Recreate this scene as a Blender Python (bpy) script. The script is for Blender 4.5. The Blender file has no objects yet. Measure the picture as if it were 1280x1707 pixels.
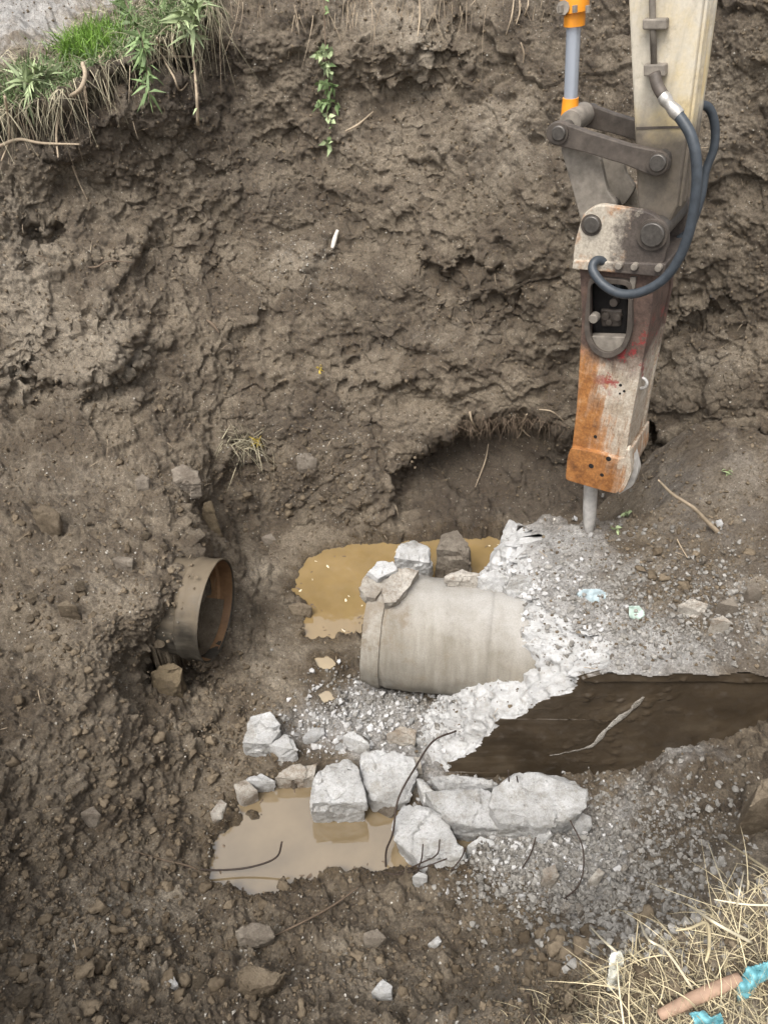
import bpy, bmesh, math, random
import numpy as np
from mathutils import Vector, Matrix
random.seed(7)
RNG = np.random.default_rng(11)
S = bpy.context.scene
COL = S.collection

# ------------------------------------------------------------------ camera
PITCH = math.radians(42.0)
FPX = 1300.0                      # focal length in pixels of a 1280 px wide picture
CAM = np.array([0.0, 0.0, 4.6])
cd = bpy.data.cameras.new('camera')
cd.sensor_fit = 'HORIZONTAL'; cd.sensor_width = 36.0; cd.lens = 36.0 * FPX / 1280.0
cd.clip_start = 0.05; cd.clip_end = 2000.0
cam = bpy.data.objects.new('camera', cd); COL.objects.link(cam)
cam.location = CAM; cam.rotation_euler = (math.pi / 2 - PITCH, 0, 0)
S.camera = cam

# ------------------------------------------------------------------ sky, sun, exposure (overcast day)
SUN_EL, SUN_AZ = math.radians(62), math.radians(215)      # azimuth measured from +y, clockwise
w = bpy.data.worlds.new('World'); S.world = w; w.use_nodes = True
nt = w.node_tree; nt.nodes.clear()
sky = nt.nodes.new('ShaderNodeTexSky'); sky.sky_type = 'NISHITA'; sky.sun_disc = False
sky.sun_elevation = SUN_EL; sky.sun_rotation = SUN_AZ; sky.dust_density = 4.0; sky.air_density = 1.0
hs = nt.nodes.new('ShaderNodeHueSaturation'); hs.inputs['Saturation'].default_value = 0.22
bg = nt.nodes.new('ShaderNodeBackground'); bg.inputs['Strength'].default_value = 0.15
wo = nt.nodes.new('ShaderNodeOutputWorld')
nt.links.new(sky.outputs[0], hs.inputs['Color']); nt.links.new(hs.outputs[0], bg.inputs['Color'])
nt.links.new(bg.outputs[0], wo.inputs['Surface'])
sl = bpy.data.lights.new('sun', 'SUN'); sl.energy = 1.4; sl.angle = math.radians(28); sl.color = (1.0, 0.96, 0.9)
so = bpy.data.objects.new('sun', sl); COL.objects.link(so)
sd_ = Vector((math.sin(SUN_AZ) * math.cos(SUN_EL), math.cos(SUN_AZ) * math.cos(SUN_EL), math.sin(SUN_EL)))
so.rotation_euler = sd_.to_track_quat('Z', 'Y').to_euler(); so.location = (0, 0, 20)
S.view_settings.view_transform = 'Standard'; S.view_settings.look = 'None'
S.cycles.max_bounces = 4; S.cycles.diffuse_bounces = 2; S.cycles.glossy_bounces = 2; S.cycles.transmission_bounces = 2
S.view_settings.exposure = 1.05; S.view_settings.gamma = 1.0; S.view_settings.use_curve_mapping = False

# ------------------------------------------------------------------ helpers: rays, noise
cp, sp = math.cos(PITCH), math.sin(PITCH)
FW = np.array([0, cp, -sp]); UP = np.array([0, sp, cp]); RT = np.array([1.0, 0, 0])
def ray(u, v):
    u = np.asarray(u, float); v = np.asarray(v, float)
    return FW + ((u - 640) / FPX)[..., None] * RT + ((853.5 - v) / FPX)[..., None] * UP
def at_z(u, v, z):
    r = ray(u, v); return CAM + r * ((z - CAM[2]) / r[..., 2])[..., None]
def at_y(u, v, y):
    r = ray(u, v); return CAM + r * (y / r[..., 1])[..., None]
def project(P):
    D = P - CAM; t = D @ FW
    return 640 + FPX * (D @ RT) / t, 853.5 - FPX * (D @ UP) / t, t

def _hash(ix, iy, iz, seed):
    h = (ix.astype(np.uint32) * np.uint32(374761393) + iy.astype(np.uint32) * np.uint32(668265263)
         + iz.astype(np.uint32) * np.uint32(2246822519) + np.uint32(seed * 7919 + 13))
    h = (h ^ (h >> np.uint32(13))) * np.uint32(1274126177)
    h = (h ^ (h >> np.uint32(16))) * np.uint32(2654435761)
    return h ^ (h >> np.uint32(15))
def pnoise(P, seed=0):
    P = np.asarray(P, float) + 1000.0
    I = np.floor(P).astype(np.int64); Fr = (P - I).astype(np.float32)
    W = Fr * Fr * Fr * (Fr * (Fr * 6 - 15) + 10)
    out = np.zeros(len(P), np.float32)
    for dx in (0, 1):
        wx = W[:, 0] if dx else 1 - W[:, 0]
        for dy in (0, 1):
            wy = W[:, 1] if dy else 1 - W[:, 1]
            for dz in (0, 1):
                wz = W[:, 2] if dz else 1 - W[:, 2]
                h = _hash(I[:, 0] + dx, I[:, 1] + dy, I[:, 2] + dz, seed)
                gx = (h & np.uint32(1023)).astype(np.float32) / 511.5 - 1
                gy = ((h >> np.uint32(10)) & np.uint32(1023)).astype(np.float32) / 511.5 - 1
                gz = ((h >> np.uint32(20)) & np.uint32(1023)).astype(np.float32) / 511.5 - 1
                out += wx * wy * wz * (gx * (Fr[:, 0] - dx) + gy * (Fr[:, 1] - dy) + gz * (Fr[:, 2] - dz))
    return out * 1.4
def fbm(P, scale, octs=4, seed=0, gain=0.5):
    o = np.zeros(len(P), np.float32); a = 1.0; f = 1.0 / scale
    for k in range(octs):
        o += a * pnoise(P * f, seed + k); a *= gain; f *= 2.03
    return o
def billow(P, scale, octs=3, seed=0):
    o = np.zeros(len(P), np.float32); a = 1.0; f = 1.0 / scale
    for k in range(octs):
        o += a * (np.abs(pnoise(P * f, seed + k)) * 2 - 0.45); a *= 0.5; f *= 2.1
    return o
def worley(P, scale, seed=0):
    P = np.asarray(P, float) / scale + 500.0
    I = np.floor(P).astype(np.int64); Fr = (P - I).astype(np.float32)
    best = np.full(len(P), 9.0, np.float32); bid = np.zeros(len(P), np.uint32)
    for dx in (-1, 0, 1):
        for dy in (-1, 0, 1):
            for dz in (-1, 0, 1):
                h = _hash(I[:, 0] + dx, I[:, 1] + dy, I[:, 2] + dz, seed)
                ex = dx + (h & np.uint32(1023)).astype(np.float32) / 1023 - Fr[:, 0]
                ey = dy + ((h >> np.uint32(10)) & np.uint32(1023)).astype(np.float32) / 1023 - Fr[:, 1]
                ez = dz + ((h >> np.uint32(20)) & np.uint32(1023)).astype(np.float32) / 1023 - Fr[:, 2]
                d = ex * ex + ey * ey + ez * ez
                m = d < best; best[m] = d[m]; bid[m] = h[m]
    return np.sqrt(best), (bid >> np.uint32(7) & np.uint32(255)).astype(np.float32) / 255
def facets(P, scale, seed=0):
    """tilted planar cells with sharp borders, about -0.5..0.5"""
    P = np.asarray(P, float) / scale + 500.0
    I = np.floor(P).astype(np.int64); Fr = (P - I).astype(np.float32)
    best = np.full(len(P), 9.0, np.float32); bid = np.zeros(len(P), np.uint32); bv = np.zeros((len(P), 3), np.float32)
    for dx in (-1, 0, 1):
        for dy in (-1, 0, 1):
            for dz in (-1, 0, 1):
                h = _hash(I[:, 0] + dx, I[:, 1] + dy, I[:, 2] + dz, seed)
                e = np.stack([dx + (h & np.uint32(1023)).astype(np.float32) / 1023 - Fr[:, 0], dy + ((h >> np.uint32(10)) & np.uint32(1023)).astype(np.float32) / 1023 - Fr[:, 1], dz + ((h >> np.uint32(20)) & np.uint32(1023)).astype(np.float32) / 1023 - Fr[:, 2]], 1)
                d = (e * e).sum(1); m = d < best; best[m] = d[m]; bid[m] = h[m]; bv[m] = e[m]
    g = np.stack([((bid >> np.uint32(k)) & np.uint32(63)).astype(np.float32) / 31.5 - 1 for k in (3, 11, 19)], 1)
    return (bv * g).sum(1) + 0.35 * (((bid >> np.uint32(9)) & np.uint32(255)).astype(np.float32) / 255 - 0.5)
def sstep(a, b, x):
    t = np.clip((x - a) / (b - a), 0, 1); return t * t * (3 - 2 * t)
def poly_sd(X, Y, poly):
    """signed distance to a polygon, negative inside"""
    poly = np.asarray(poly, float); n = len(poly)
    d2 = np.full(X.shape, 1e9); ins = np.zeros(X.shape, bool)
    for i in range(n):
        ax, ay = poly[i]; bx, by = poly[(i + 1) % n]
        ex, ey = bx - ax, by - ay
        t = np.clip(((X - ax) * ex + (Y - ay) * ey) / (ex * ex + ey * ey + 1e-12), 0, 1)
        d2 = np.minimum(d2, (X - ax - t * ex) ** 2 + (Y - ay - t * ey) ** 2)
        c = (ay > Y) != (by > Y)
        ins ^= c & (X < (bx - ax) * (Y - ay) / (by - ay + 1e-12) + ax)
    d = np.sqrt(d2); return np.where(ins, -d, d)

# ------------------------------------------------------------------ helpers: objects
def tag(o, label=None, cat=None, group=None, kind=None):
    for k, x in (('label', label), ('category', cat), ('group', group), ('kind', kind)):
        if x: o[k] = x
    return o
def np_mesh(name, V, F, smooth=True):
    """fast mesh from arrays; F is (n,3) or (n,4)"""
    V = np.asarray(V, np.float32); F = np.asarray(F, np.int32); k = F.shape[1]
    me = bpy.data.meshes.new(name)
    me.vertices.add(len(V)); me.vertices.foreach_set('co', V.ravel())
    me.loops.add(F.size); me.loops.foreach_set('vertex_index', F.ravel())
    me.polygons.add(len(F)); me.polygons.foreach_set('loop_start', np.arange(0, F.size, k, dtype=np.int32))
    me.polygons.foreach_set('loop_total', np.full(len(F), k, np.int32))
    me.polygons.foreach_set('use_smooth', np.full(len(F), smooth, bool))
    me.update(calc_edges=True); me.validate()
    return me
def link(name, me, m, parent=None, loc=None):
    o = bpy.data.objects.new(name, me); COL.objects.link(o)
    if m: me.materials.append(m)
    if parent: o.parent = parent
    if loc is not None: o.location = loc
    return o
def bm_obj(name, bm, m, parent=None, org=(0, 0, 0), smooth=False, sharp=None, bevel=0, seg=2):
    org = Vector(org)
    for vtx in bm.verts: vtx.co -= org
    bmesh.ops.recalc_face_normals(bm, faces=bm.faces)
    me = bpy.data.meshes.new(name); bm.to_mesh(me); bm.free()
    if smooth or sharp:
        me.polygons.foreach_set('use_smooth', np.ones(len(me.polygons), bool))
    if sharp: me.set_sharp_from_angle(angle=math.radians(sharp))
    o = link(name, me, m, parent)
    if parent is None: o.location = org
    if bevel:
        b = o.modifiers.new('bevel', 'BEVEL'); b.width = bevel; b.segments = seg; b.limit_method = 'ANGLE'; b.angle_limit = math.radians(35)
        b.harden_normals = False
    return o
def empty(name, loc):
    o = bpy.data.objects.new(name, None); COL.objects.link(o); o.location = Vector(loc); o.empty_display_size = 0.1
    return o
def V3(p): return Vector((float(p[0]), float(p[1]), float(p[2])))

def spline(pts, n):
    """Catmull-Rom through the points"""
    pts = np.asarray(pts, float)
    if len(pts) < 3:
        t = np.linspace(0, 1, n)[:, None]; return pts[0] * (1 - t) + pts[-1] * t
    P = np.vstack([2 * pts[0] - pts[1], pts, 2 * pts[-1] - pts[-2]])
    out = []; m = len(pts) - 1
    for q in np.linspace(0, m, n):
        i = min(int(q), m - 1); t = q - i; a, b, c, d = P[i:i + 4]
        out.append(0.5 * ((2 * b) + (c - a) * t + (2 * a - 5 * b + 4 * c - d) * t * t + (3 * b - a - 3 * c + d) * t ** 3))
    return np.array(out)
def tube(bm, pts, rad, seg=8, caps=True):
    """tube along points; rad a number or a list"""
    n = len(pts); rad = [rad] * n if np.isscalar(rad) else list(np.interp(np.linspace(0, 1, n), np.linspace(0, 1, len(rad)), rad))
    pts = [V3(p) for p in pts]; rings = []; nrm = None
    for i, p in enumerate(pts):
        t = (pts[min(i + 1, n - 1)] - pts[max(i - 1, 0)]).normalized()
        if nrm is None:
            nrm = t.orthogonal().normalized()
        nrm = (nrm - t * nrm.dot(t)).normalized(); bn = t.cross(nrm)
        rings.append([bm.verts.new(p + (nrm * math.cos(2 * math.pi * k / seg) + bn * math.sin(2 * math.pi * k / seg)) * rad[i]) for k in range(seg)])
    for a, b in zip(rings, rings[1:]):
        for k in range(seg): bm.faces.new((a[k], a[(k + 1) % seg], b[(k + 1) % seg], b[k]))
    if caps and n > 1:
        bm.faces.new(list(reversed(rings[0]))); bm.faces.new(rings[-1])
    return bm
def prism(bm, pts, vec):
    """polygon extruded along vec"""
    vec = V3(vec); a = [bm.verts.new(V3(p)) for p in pts]; b = [bm.verts.new(V3(p) + vec) for p in pts]; n = len(a)
    bm.faces.new(a); bm.faces.new(list(reversed(b)))
    for i in range(n): bm.faces.new((a[i], b[i], b[(i + 1) % n], a[(i + 1) % n]))
    return bm
def prism_holes(bm, loops, vec):
    """outer loop + hole loops extruded along vec"""
    vec = V3(vec)
    def cap(off):
        es, lp = [], []
        for L in loops:
            vs = [bm.verts.new(V3(p) + off) for p in L]; lp.append(vs)
            for i in range(len(vs)): es.append(bm.edges.new((vs[i], vs[(i + 1) % len(vs)])))
        bmesh.ops.triangle_fill(bm, use_beauty=True, edges=es); return lp
    A = cap(Vector((0, 0, 0))); B = cap(vec)
    for a, b in zip(A, B):
        for i in range(len(a)):
            j = (i + 1) % len(a); bm.faces.new((a[i], b[i], b[j], a[j]))
    return bm
def round_poly(c, r, n=20): return [(c[0] + r * math.cos(2 * math.pi * k / n), c[1] + r * math.sin(2 * math.pi * k / n)) for k in range(n)]

# ------------------------------------------------------------------ helpers: materials
class MB:
    def __init__(s, name):
        s.m = bpy.data.materials.new(name); s.m.use_nodes = True; s.t = s.m.node_tree; s.b = s.t.nodes['Principled BSDF']
        s.tc = s.t.nodes.new('ShaderNodeTexCoord'); s.co = s.tc.outputs['Object']
    def n(s, typ, **kw):
        x = s.t.nodes.new(typ)
        for k, v in kw.items(): setattr(x, k, v)
        return x
    def l(s, a, b): s.t.links.new(a, b)
    def noise(s, scale, detail=5, rough=0.6, co=None, dist=0.0):
        x = s.n('ShaderNodeTexNoise'); x.inputs['Scale'].default_value = scale; x.inputs['Detail'].default_value = detail
        x.inputs['Roughness'].default_value = rough; x.inputs['Distortion'].default_value = dist
        s.l(co or s.co, x.inputs['Vector']); return x.outputs['Fac']
    def ramp(s, fac, stops, interp='LINEAR'):
        x = s.n('ShaderNodeValToRGB'); cr = x.color_ramp; cr.interpolation = interp
        while len(cr.elements) < len(stops): cr.elements.new(0.5)
        for e, (p, c) in zip(cr.elements, stops):
            e.position = p; e.color = (*c, 1) if hasattr(c, '__len__') else (c, c, c, 1)
        s.l(fac, x.inputs['Fac']); return x.outputs['Color']
    def mix(s, fac, a, b, mode='MIX'):
        x = s.n('ShaderNodeMix', data_type='RGBA', blend_type=mode)
        for sock, val in ((x.inputs[0], fac), (x.inputs[6], a), (x.inputs[7], b)):
            if isinstance(val, (int, float)): sock.default_value = val
            elif isinstance(val, tuple): sock.default_value = (*val, 1)
            else: s.l(val, sock)
        return x.outputs[2]
    def math(s, op, a, b=0.0):
        x = s.n('ShaderNodeMath', operation=op)
        for sock, val in ((x.inputs[0], a), (x.inputs[1], b)):
            if isinstance(val, (int, float)): sock.default_value = val
            else: s.l(val, sock)
        return x.outputs[0]
    def attr(s, name):
        x = s.n('ShaderNodeAttribute'); x.attribute_name = name; return x.outputs['Fac']
    def island(s): return s.n('ShaderNodeNewGeometry').outputs['Random Per Island']
    def objrand(s): return s.n('ShaderNodeObjectInfo').outputs['Random']
    def dot(s, vec):
        x = s.n('ShaderNodeVectorMath', operation='DOT_PRODUCT'); s.l(s.co, x.inputs[0]); x.inputs[1].default_value = vec; return x.outputs['Value']
    def bump(s, h, strength=0.5, dist=0.01, prev=None):
        x = s.n('ShaderNodeBump'); x.inputs['Strength'].default_value = strength; x.inputs['Distance'].default_value = dist
        s.l(h, x.inputs['Height'])
        if prev: s.l(prev, x.inputs['Normal'])
        s.l(x.outputs[0], s.b.inputs['Normal']); return x.outputs[0]
    def fin(s, color, rough=0.8, spec=0.4, metal=0.0):
        for sock, val in ((s.b.inputs['Base Color'], color), (s.b.inputs['Roughness'], rough), (s.b.inputs['Specular IOR Level'], spec), (s.b.inputs['Metallic'], metal)):
            if isinstance(val, (int, float)): sock.default_value = val
            elif isinstance(val, tuple): sock.default_value = (*val, 1)
            else: s.l(val, sock)
        return s.m

def soil_mat():
    k = MB('soil')
    a = k.noise(0.9, 4, 0.65, dist=0.4); b = k.noise(8, 5, 0.75); c = k.noise(75, 3, 0.75); e = k.noise(2.6, 4, 0.7, dist=0.6)
    base = k.ramp(a, [(0.30, (0.085, 0.063, 0.039)), (0.5, (0.150, 0.115, 0.075)), (0.70, (0.225, 0.178, 0.122))])
    base = k.mix(k.ramp(b, [(0.35, 0.0), (0.72, 0.8)]), base, (0.235, 0.188, 0.132))
    base = k.mix(k.ramp(e, [(0.44, 0.75), (0.54, 0.0)]), base, (0.088, 0.064, 0.041))      # damp soil
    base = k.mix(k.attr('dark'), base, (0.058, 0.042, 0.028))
    base = k.mix(k.attr('tan'), base, k.ramp(b, [(0.3, (0.19, 0.150, 0.104)), (0.7, (0.37, 0.31, 0.23))]))
    base = k.mix(1.0, base, (0.98, 1.0, 1.04), 'MULTIPLY')
    base = k.mix(k.attr('dust'), base, k.ramp(b, [(0.3, (0.22, 0.208, 0.192)), (0.66, (0.48, 0.465, 0.445))]))
    v = k.n('ShaderNodeTexVoronoi'); v.inputs['Scale'].default_value = 46; v.inputs['Randomness'].default_value = 1; k.l(k.co, v.inputs['Vector'])
    sep = k.n('ShaderNodeSeparateColor'); k.l(v.outputs['Color'], sep.inputs[0])
    spot = k.math('MULTIPLY', k.math('LESS_THAN', v.outputs['Distance'], 0.22), k.math('GREATER_THAN', sep.outputs[0], 0.90))
    base = k.mix(k.math('MULTIPLY', spot, 0.75), base, (0.48, 0.44, 0.37))
    base = k.mix(0.8, base, k.ramp(c, [(0.32, 0.42), (0.68, 1.55)]), 'MULTIPLY')
    wet = k.attr('wet'); base = k.mix(wet, base, k.mix(1.0, base, (0.62, 0.58, 0.52), 'MULTIPLY'))
    rough = k.mix(wet, k.ramp(e, [(0.40, 0.36), (0.62, 0.80)]), (0.24, 0.24, 0.24))
    f = k.noise(110, 4, 0.8); k.bump(f, 0.85, 0.022)
    return k.fin(base, rough, 0.5)
def clod_mat(name, lo, hi, r=0.8, bump=0.4):
    k = MB(name)
    c = k.mix(k.island(), lo, hi); f = k.noise(60, 5, 0.7)
    c = k.mix(0.7, c, k.ramp(f, [(0.3, 0.6), (0.7, 1.35)]), 'MULTIPLY'); k.bump(f, bump, 0.01)
    return k.fin(c, r, 0.3)
def stone_mat(name, lo, hi, stain=(0.10, 0.075, 0.05), amt=0.35, scale=1.0):
    k = MB(name)
    off = k.n('ShaderNodeVectorMath', operation='ADD'); k.l(k.co, off.inputs[0]); sc_ = k.n('ShaderNodeVectorMath', operation='SCALE'); sc_.inputs['Scale'].default_value = 37.0
    k.l(k.n('ShaderNodeObjectInfo').outputs['Location'], sc_.inputs[0]); k.l(sc_.outputs[0], off.inputs[1]); k.co = off.outputs[0]
    a = k.noise(5 * scale, 5, 0.65); b = k.noise(22 * scale, 6, 0.75); f = k.noise(130, 5, 0.8)
    c = k.mix(k.ramp(a, [(0.35, 0.0), (0.65, 1.0)]), lo, hi)
    c = k.mix(k.math('MULTIPLY', k.ramp(k.noise(7 * scale, 6, 0.8), [(0.50, 0.0), (0.62, 1.0)]), amt), c, stain)
    c = k.mix(k.math('MULTIPLY', k.ramp(b, [(0.5, 0.0), (0.7, 1.0)]), amt * 0.8), c, stain)
    v = k.n('ShaderNodeTexVoronoi'); v.inputs['Scale'].default_value = 55; k.l(k.co, v.inputs['Vector'])      # aggregate
    sep = k.n('ShaderNodeSeparateColor'); k.l(v.outputs['Color'], sep.inputs[0])
    sp_ = k.math('MULTIPLY', k.math('LESS_THAN', v.outputs['Distance'], 0.35), k.math('GREATER_THAN', sep.outputs[0], 0.6))
    c = k.mix(k.math('MULTIPLY', sp_, 0.45), c, k.mix(sep.outputs[1], tuple(x * 0.45 for x in lo), hi))
    c = k.mix(0.75, c, k.ramp(f, [(0.3, 0.6), (0.7, 1.25)]), 'MULTIPLY')
    c = k.mix(1.0, c, k.ramp(k.objrand(), [(0, 0.88), (1, 1.15)]), 'MULTIPLY')
    n = k.bump(b, 0.5, 0.03); k.bump(f, 0.9, 0.012, n)
    return k.fin(c, 0.9, 0.25)
def plain_mat(name, col, rough=0.7, spec=0.4, metal=0, var=0.3, scale=20, isl=False):
    k = MB(name); f = k.noise(scale, 5, 0.65)
    c = k.mix(1.0, col, k.ramp(f, [(0.25, 1 - var), (0.75, 1 + var)]), 'MULTIPLY')
    if isl: c = k.mix(1.0, c, k.ramp(k.island(), [(0, 0.55), (1, 1.35)]), 'MULTIPLY')
    k.bump(f, 0.15, 0.005); return k.fin(c, rough, spec, metal)
M = {}
M['soil'] = soil_mat()
M['clod'] = clod_mat('clod', (0.085, 0.063, 0.040), (0.175, 0.137, 0.093))
M['pebble'] = clod_mat('pebble', (0.16, 0.14, 0.115), (0.52, 0.49, 0.43))
M['grey_gravel'] = clod_mat('grey_gravel', (0.15, 0.138, 0.120), (0.29, 0.275, 0.25))
M['white_gravel'] = clod_mat('white_gravel', (0.27, 0.26, 0.245), (0.55, 0.54, 0.53))
M['concrete'] = stone_mat('fresh_concrete', (0.42, 0.412, 0.398), (0.62, 0.615, 0.605), (0.26, 0.23, 0.18), 0.5)
M['concrete_tan'] = stone_mat('stained_concrete', (0.34, 0.30, 0.25), (0.56, 0.52, 0.46), (0.17, 0.11, 0.06), 0.6)
M['rock'] = stone_mat('field_rock', (0.17, 0.14, 0.11), (0.30, 0.26, 0.21), (0.09, 0.07, 0.05), 0.5)
M['ochre'] = stone_mat('ochre_rock', (0.17, 0.13, 0.08), (0.27, 0.21, 0.135), (0.09, 0.07, 0.05), 0.6)
M['clodbig'] = stone_mat('clod_lump', (0.12, 0.092, 0.061), (0.23, 0.184, 0.13), (0.075, 0.056, 0.037), 0.5)
# ------------------------------------------------------------------ the pit: one continuous surface of earth
# survey points: bearing of the point as seen from the survey station (the camera), and its height z or distance y
CTRL = '''
-300 120 y 6.6|0 0 y 9|150 0 y 8.7|0 60 y 7.6|120 60 y 7.4|250 -10 y 8.0|0 -140 y 13|250 -140 y 12
0 185 y 6.1|90 150 y 6.25|190 95 y 6.5|260 60 y 6.7|345 10 y 6.95|480 -40 y 7.15|640 -140 y 7.5|900 -140 y 7.1|1280 -140 y 6.1
0 250 y 6.0|0 350 y 5.8|0 500 y 5.45|0 620 y 5.12|0 700 y 4.88|0 770 y 4.5
350 100 y 6.8|350 200 y 6.5|350 350 y 6.1|350 500 y 5.75|350 650 y 5.35|350 740 y 5.05
180 300 y 6.25|180 450 y 5.75|180 590 y 5.2|180 700 y 4.95
640 0 y 7.0|640 150 y 6.65|640 300 y 6.3|640 450 y 5.92|640 600 y 5.55|640 690 y 5.35|640 780 y 5.1|640 860 y 4.9|640 895 z 0.02
500 880 z 0.05|500 800 z 0.42
900 0 y 6.6|900 200 y 6.2|900 400 y 5.8|900 600 y 5.4|900 690 y 5.2|900 780 y 5.05|900 860 y 4.85
1280 0 y 5.7|1280 200 y 5.4|1280 400 y 5.1|1280 600 y 4.8|1280 700 y 4.62|1280 770 z 1.12
1280 900 z 0.85|1280 1050 z 0.65|1280 1190 z 0.5|1100 700 y 4.95|1100 790 z 0.8|1000 850 z 0.42|1050 1000 z 0.25|900 1000 z 0|760 1050 z 0
0 850 z 1.0|0 1000 z 0.9|0 1200 z 0.82|0 1400 z 0.8|0 1600 z 0.9|0 1707 z 1.0
150 800 z 0.95|150 950 z 0.98|150 1150 z 0.72|150 1350 z 0.45|150 1500 z 0.5|150 1650 z 0.75
300 790 z 0.78|320 850 z 0.66|230 950 z 0.98|285 972 z 0.98|232 1008 z 0.96|215 1060 z 0.80|195 1100 z 0.66|262 1125 z 0.22|320 1180 z 0.14|240 1220 z 0.36|300 1300 z 0.14|330 1450 z 0.06|300 1550 z 0.3|300 1650 z 0.6
420 780 z 0.52|400 850 z 0.28|410 930 z 0.12|420 1020 z 0.07|400 1100 z 0.06|450 1000 z 0.05|480 1150 z 0.05|450 1250 z 0.06|560 1180 z 0.07|640 1200 z 0.08|700 1250 z 0.05
450 1530 z 0.15|450 1620 z 0.42|450 1707 z 0.7|640 1470 z 0.03|640 1550 z 0.2|640 1640 z 0.5|640 1707 z 0.7|800 1480 z 0.1|800 1560 z 0.28|800 1707 z 0.8
900 1420 z 0.1|950 1500 z 0.25|1000 1300 z 0.08|1050 1270 z 0.06|1100 1400 z 0.38|1150 1280 z 0.28|1280 1300 z 0.6|1280 1450 z 0.85|1100 1560 z 0.7|1280 1600 z 1.1|1280 1707 z 1.25|1000 1707 z 1.0
-500 900 z 2.2|-500 1300 z 2.0|-500 1700 z 2.2|-500 500 y 4.7|-600 100 y 5.6|1780 900 z 2.1|1780 1300 z 2.0|1780 550 y 4.0|1780 100 y 4.8|1700 1800 z 2.2
640 2050 z 1.7|0 2050 z 1.9|1280 2050 z 2.1|-500 2050 z 2.3
'''
cu, cv, cl = [], [], []
for it in CTRL.replace('\n', '|').split('|'):
    q = it.split()
    if len(q) != 4: continue
    u, v, k_, x = float(q[0]), float(q[1]), q[2], float(q[3])
    p = at_z(u, v, x) if k_ == 'z' else at_y(u, v, x)
    cu.append(u); cv.append(v); cl.append(math.log((p - CAM) @ FW))
cu = np.array(cu) / 1000; cv = np.array(cv) / 1000; cl = np.array(cl); NC = len(cu)
def tps_phi(r2): return 0.5 * r2 * np.log(r2 + 1e-12)
A = np.zeros((NC + 3, NC + 3))
A[:NC, :NC] = tps_phi((cu[:, None] - cu) ** 2 + (cv[:, None] - cv) ** 2) + np.eye(NC) * 2e-4
A[:NC, NC:] = np.stack([np.ones(NC), cu, cv], 1); A[NC:, :NC] = A[:NC, NC:].T
WT = np.linalg.solve(A, np.concatenate([cl, np.zeros(3)]))
def depth_of(u, v):
    x = np.asarray(u) / 1000; y = np.asarray(v) / 1000
    o = WT[NC] + WT[NC + 1] * x + WT[NC + 2] * y
    for i in range(NC): o = o + WT[i] * tps_phi((x - cu[i]) ** 2 + (y - cv[i]) ** 2)
    return np.exp(o)
def axis(lo, a, b, hi, step, nout):
    g = np.linspace(0, 1, nout + 1)[1:] ** 1.8
    return np.concatenate([(a - g * (a - lo))[::-1], np.arange(a, b + 1e-6, step), b + g * (hi - b)])
AU = axis(-700, -40, 1320, 1980, 2.05, 45); AV = axis(-150, -40, 1747, 2120, 2.05, 32)
GU, GV = np.meshgrid(AU, AV); NV_, NU_ = GU.shape
gu, gv = GU.ravel(), GV.ravel()
T = depth_of(gu, gv)
# ledges and undercuts: earth set back below a line
def undercut(line, h, amount, soft=5):
    global T
    lx, ly = zip(*line); e = np.interp(gu, lx, ly)
    q3 = np.stack([gu, gv * 0.35, gu * 0 + line[0][0]], 1); wob = 22 * pnoise(q3 / 61, 7) + 14 * pnoise(q3 / 23, 8) + 8 * pnoise(q3 / 9, 9)
    below = gv - (e + wob)
    side = sstep(lx[0] - 5, lx[0] + 25, gu) * (1 - sstep(lx[-1] - 30, lx[-1] + 10, gu))
    T = T + amount * side * sstep(0, soft, below) * (1 - sstep(h * 0.35, h, below))
undercut([(655, 775), (700, 745), (780, 700), (860, 690), (930, 705), (1010, 725), (1110, 742)], 190, 0.25, 40)
undercut([(1075, 722), (1150, 728), (1230, 722), (1330, 712)], 60, 0.30)
undercut([(1080, 560), (1150, 525), (1230, 500)], 50, 0.10, 10)
undercut([(560, 640), (640, 648), (740, 640)], 60, 0.07, 10)
undercut([(700, 445), (770, 430), (850, 450)], 70, 0.10, 10)
undercut([(0, 610), (50, 625), (120, 640), (190, 620), (250, 600)], 60, 0.08, 12)
undercut([(-40, 200), (100, 170), (200, 110), (270, 75), (350, 25)], 90, 0.28, 8)
undercut([(430, 1000), (500, 1002)], 20, 0.03)
q3 = np.stack([gu, gv, gu * 0], 1); WU = 22 * fbm(q3, 40, 3, 201); WV = 22 * fbm(q3, 40, 3, 204)
for (du, dv, ru, rv, am) in [(75, 392, 26, 16, 0.20), (48, 450, 10, 12, 0.07), (45, 622, 22, 9, 0.12), (95, 738, 22, 8, 0.10), (1158, 790, 18, 30, 0.25),
                             (355, 545, 14, 5, 0.06), (270, 600, 26, 40, 0.06), (320, 1125, 42, 16, 0.16), (340, 1225, 22, 14, 0.10), (780, 770, 90, 50, 0.14), (860, 730, 60, 30, 0.05),
                             (420, 740, 30, 16, 0.08), (180, 590, 50, 60, -0.16), (60, 560, 45, 60, -0.08), (120, 660, 60, 40, -0.08), (690, 590, 60, 30, -0.08), (790, 470, 90, 30, -0.08),
                             (610, 820, 40, 40, -0.10), (1180, 640, 80, 40, -0.10), (960, 300, 60, 60, -0.1), (590, 560, 40, 25, 0.08), (430, 400, 210, 230, 0.38), (900, 400, 170, 170, -0.16),
                             (700, 75, 100, 40, -0.15), (640, 160, 90, 40, 0.08), (235, 1330, 14, 45, 0.05), (300, 870, 40, 40, -0.06)]:
    T = T + am * np.exp(-((gu + WU - du) / ru) ** 2 - ((gv + WV - dv) / rv) ** 2)
P = CAM + ray(gu, gv) * T[:, None]
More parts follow.
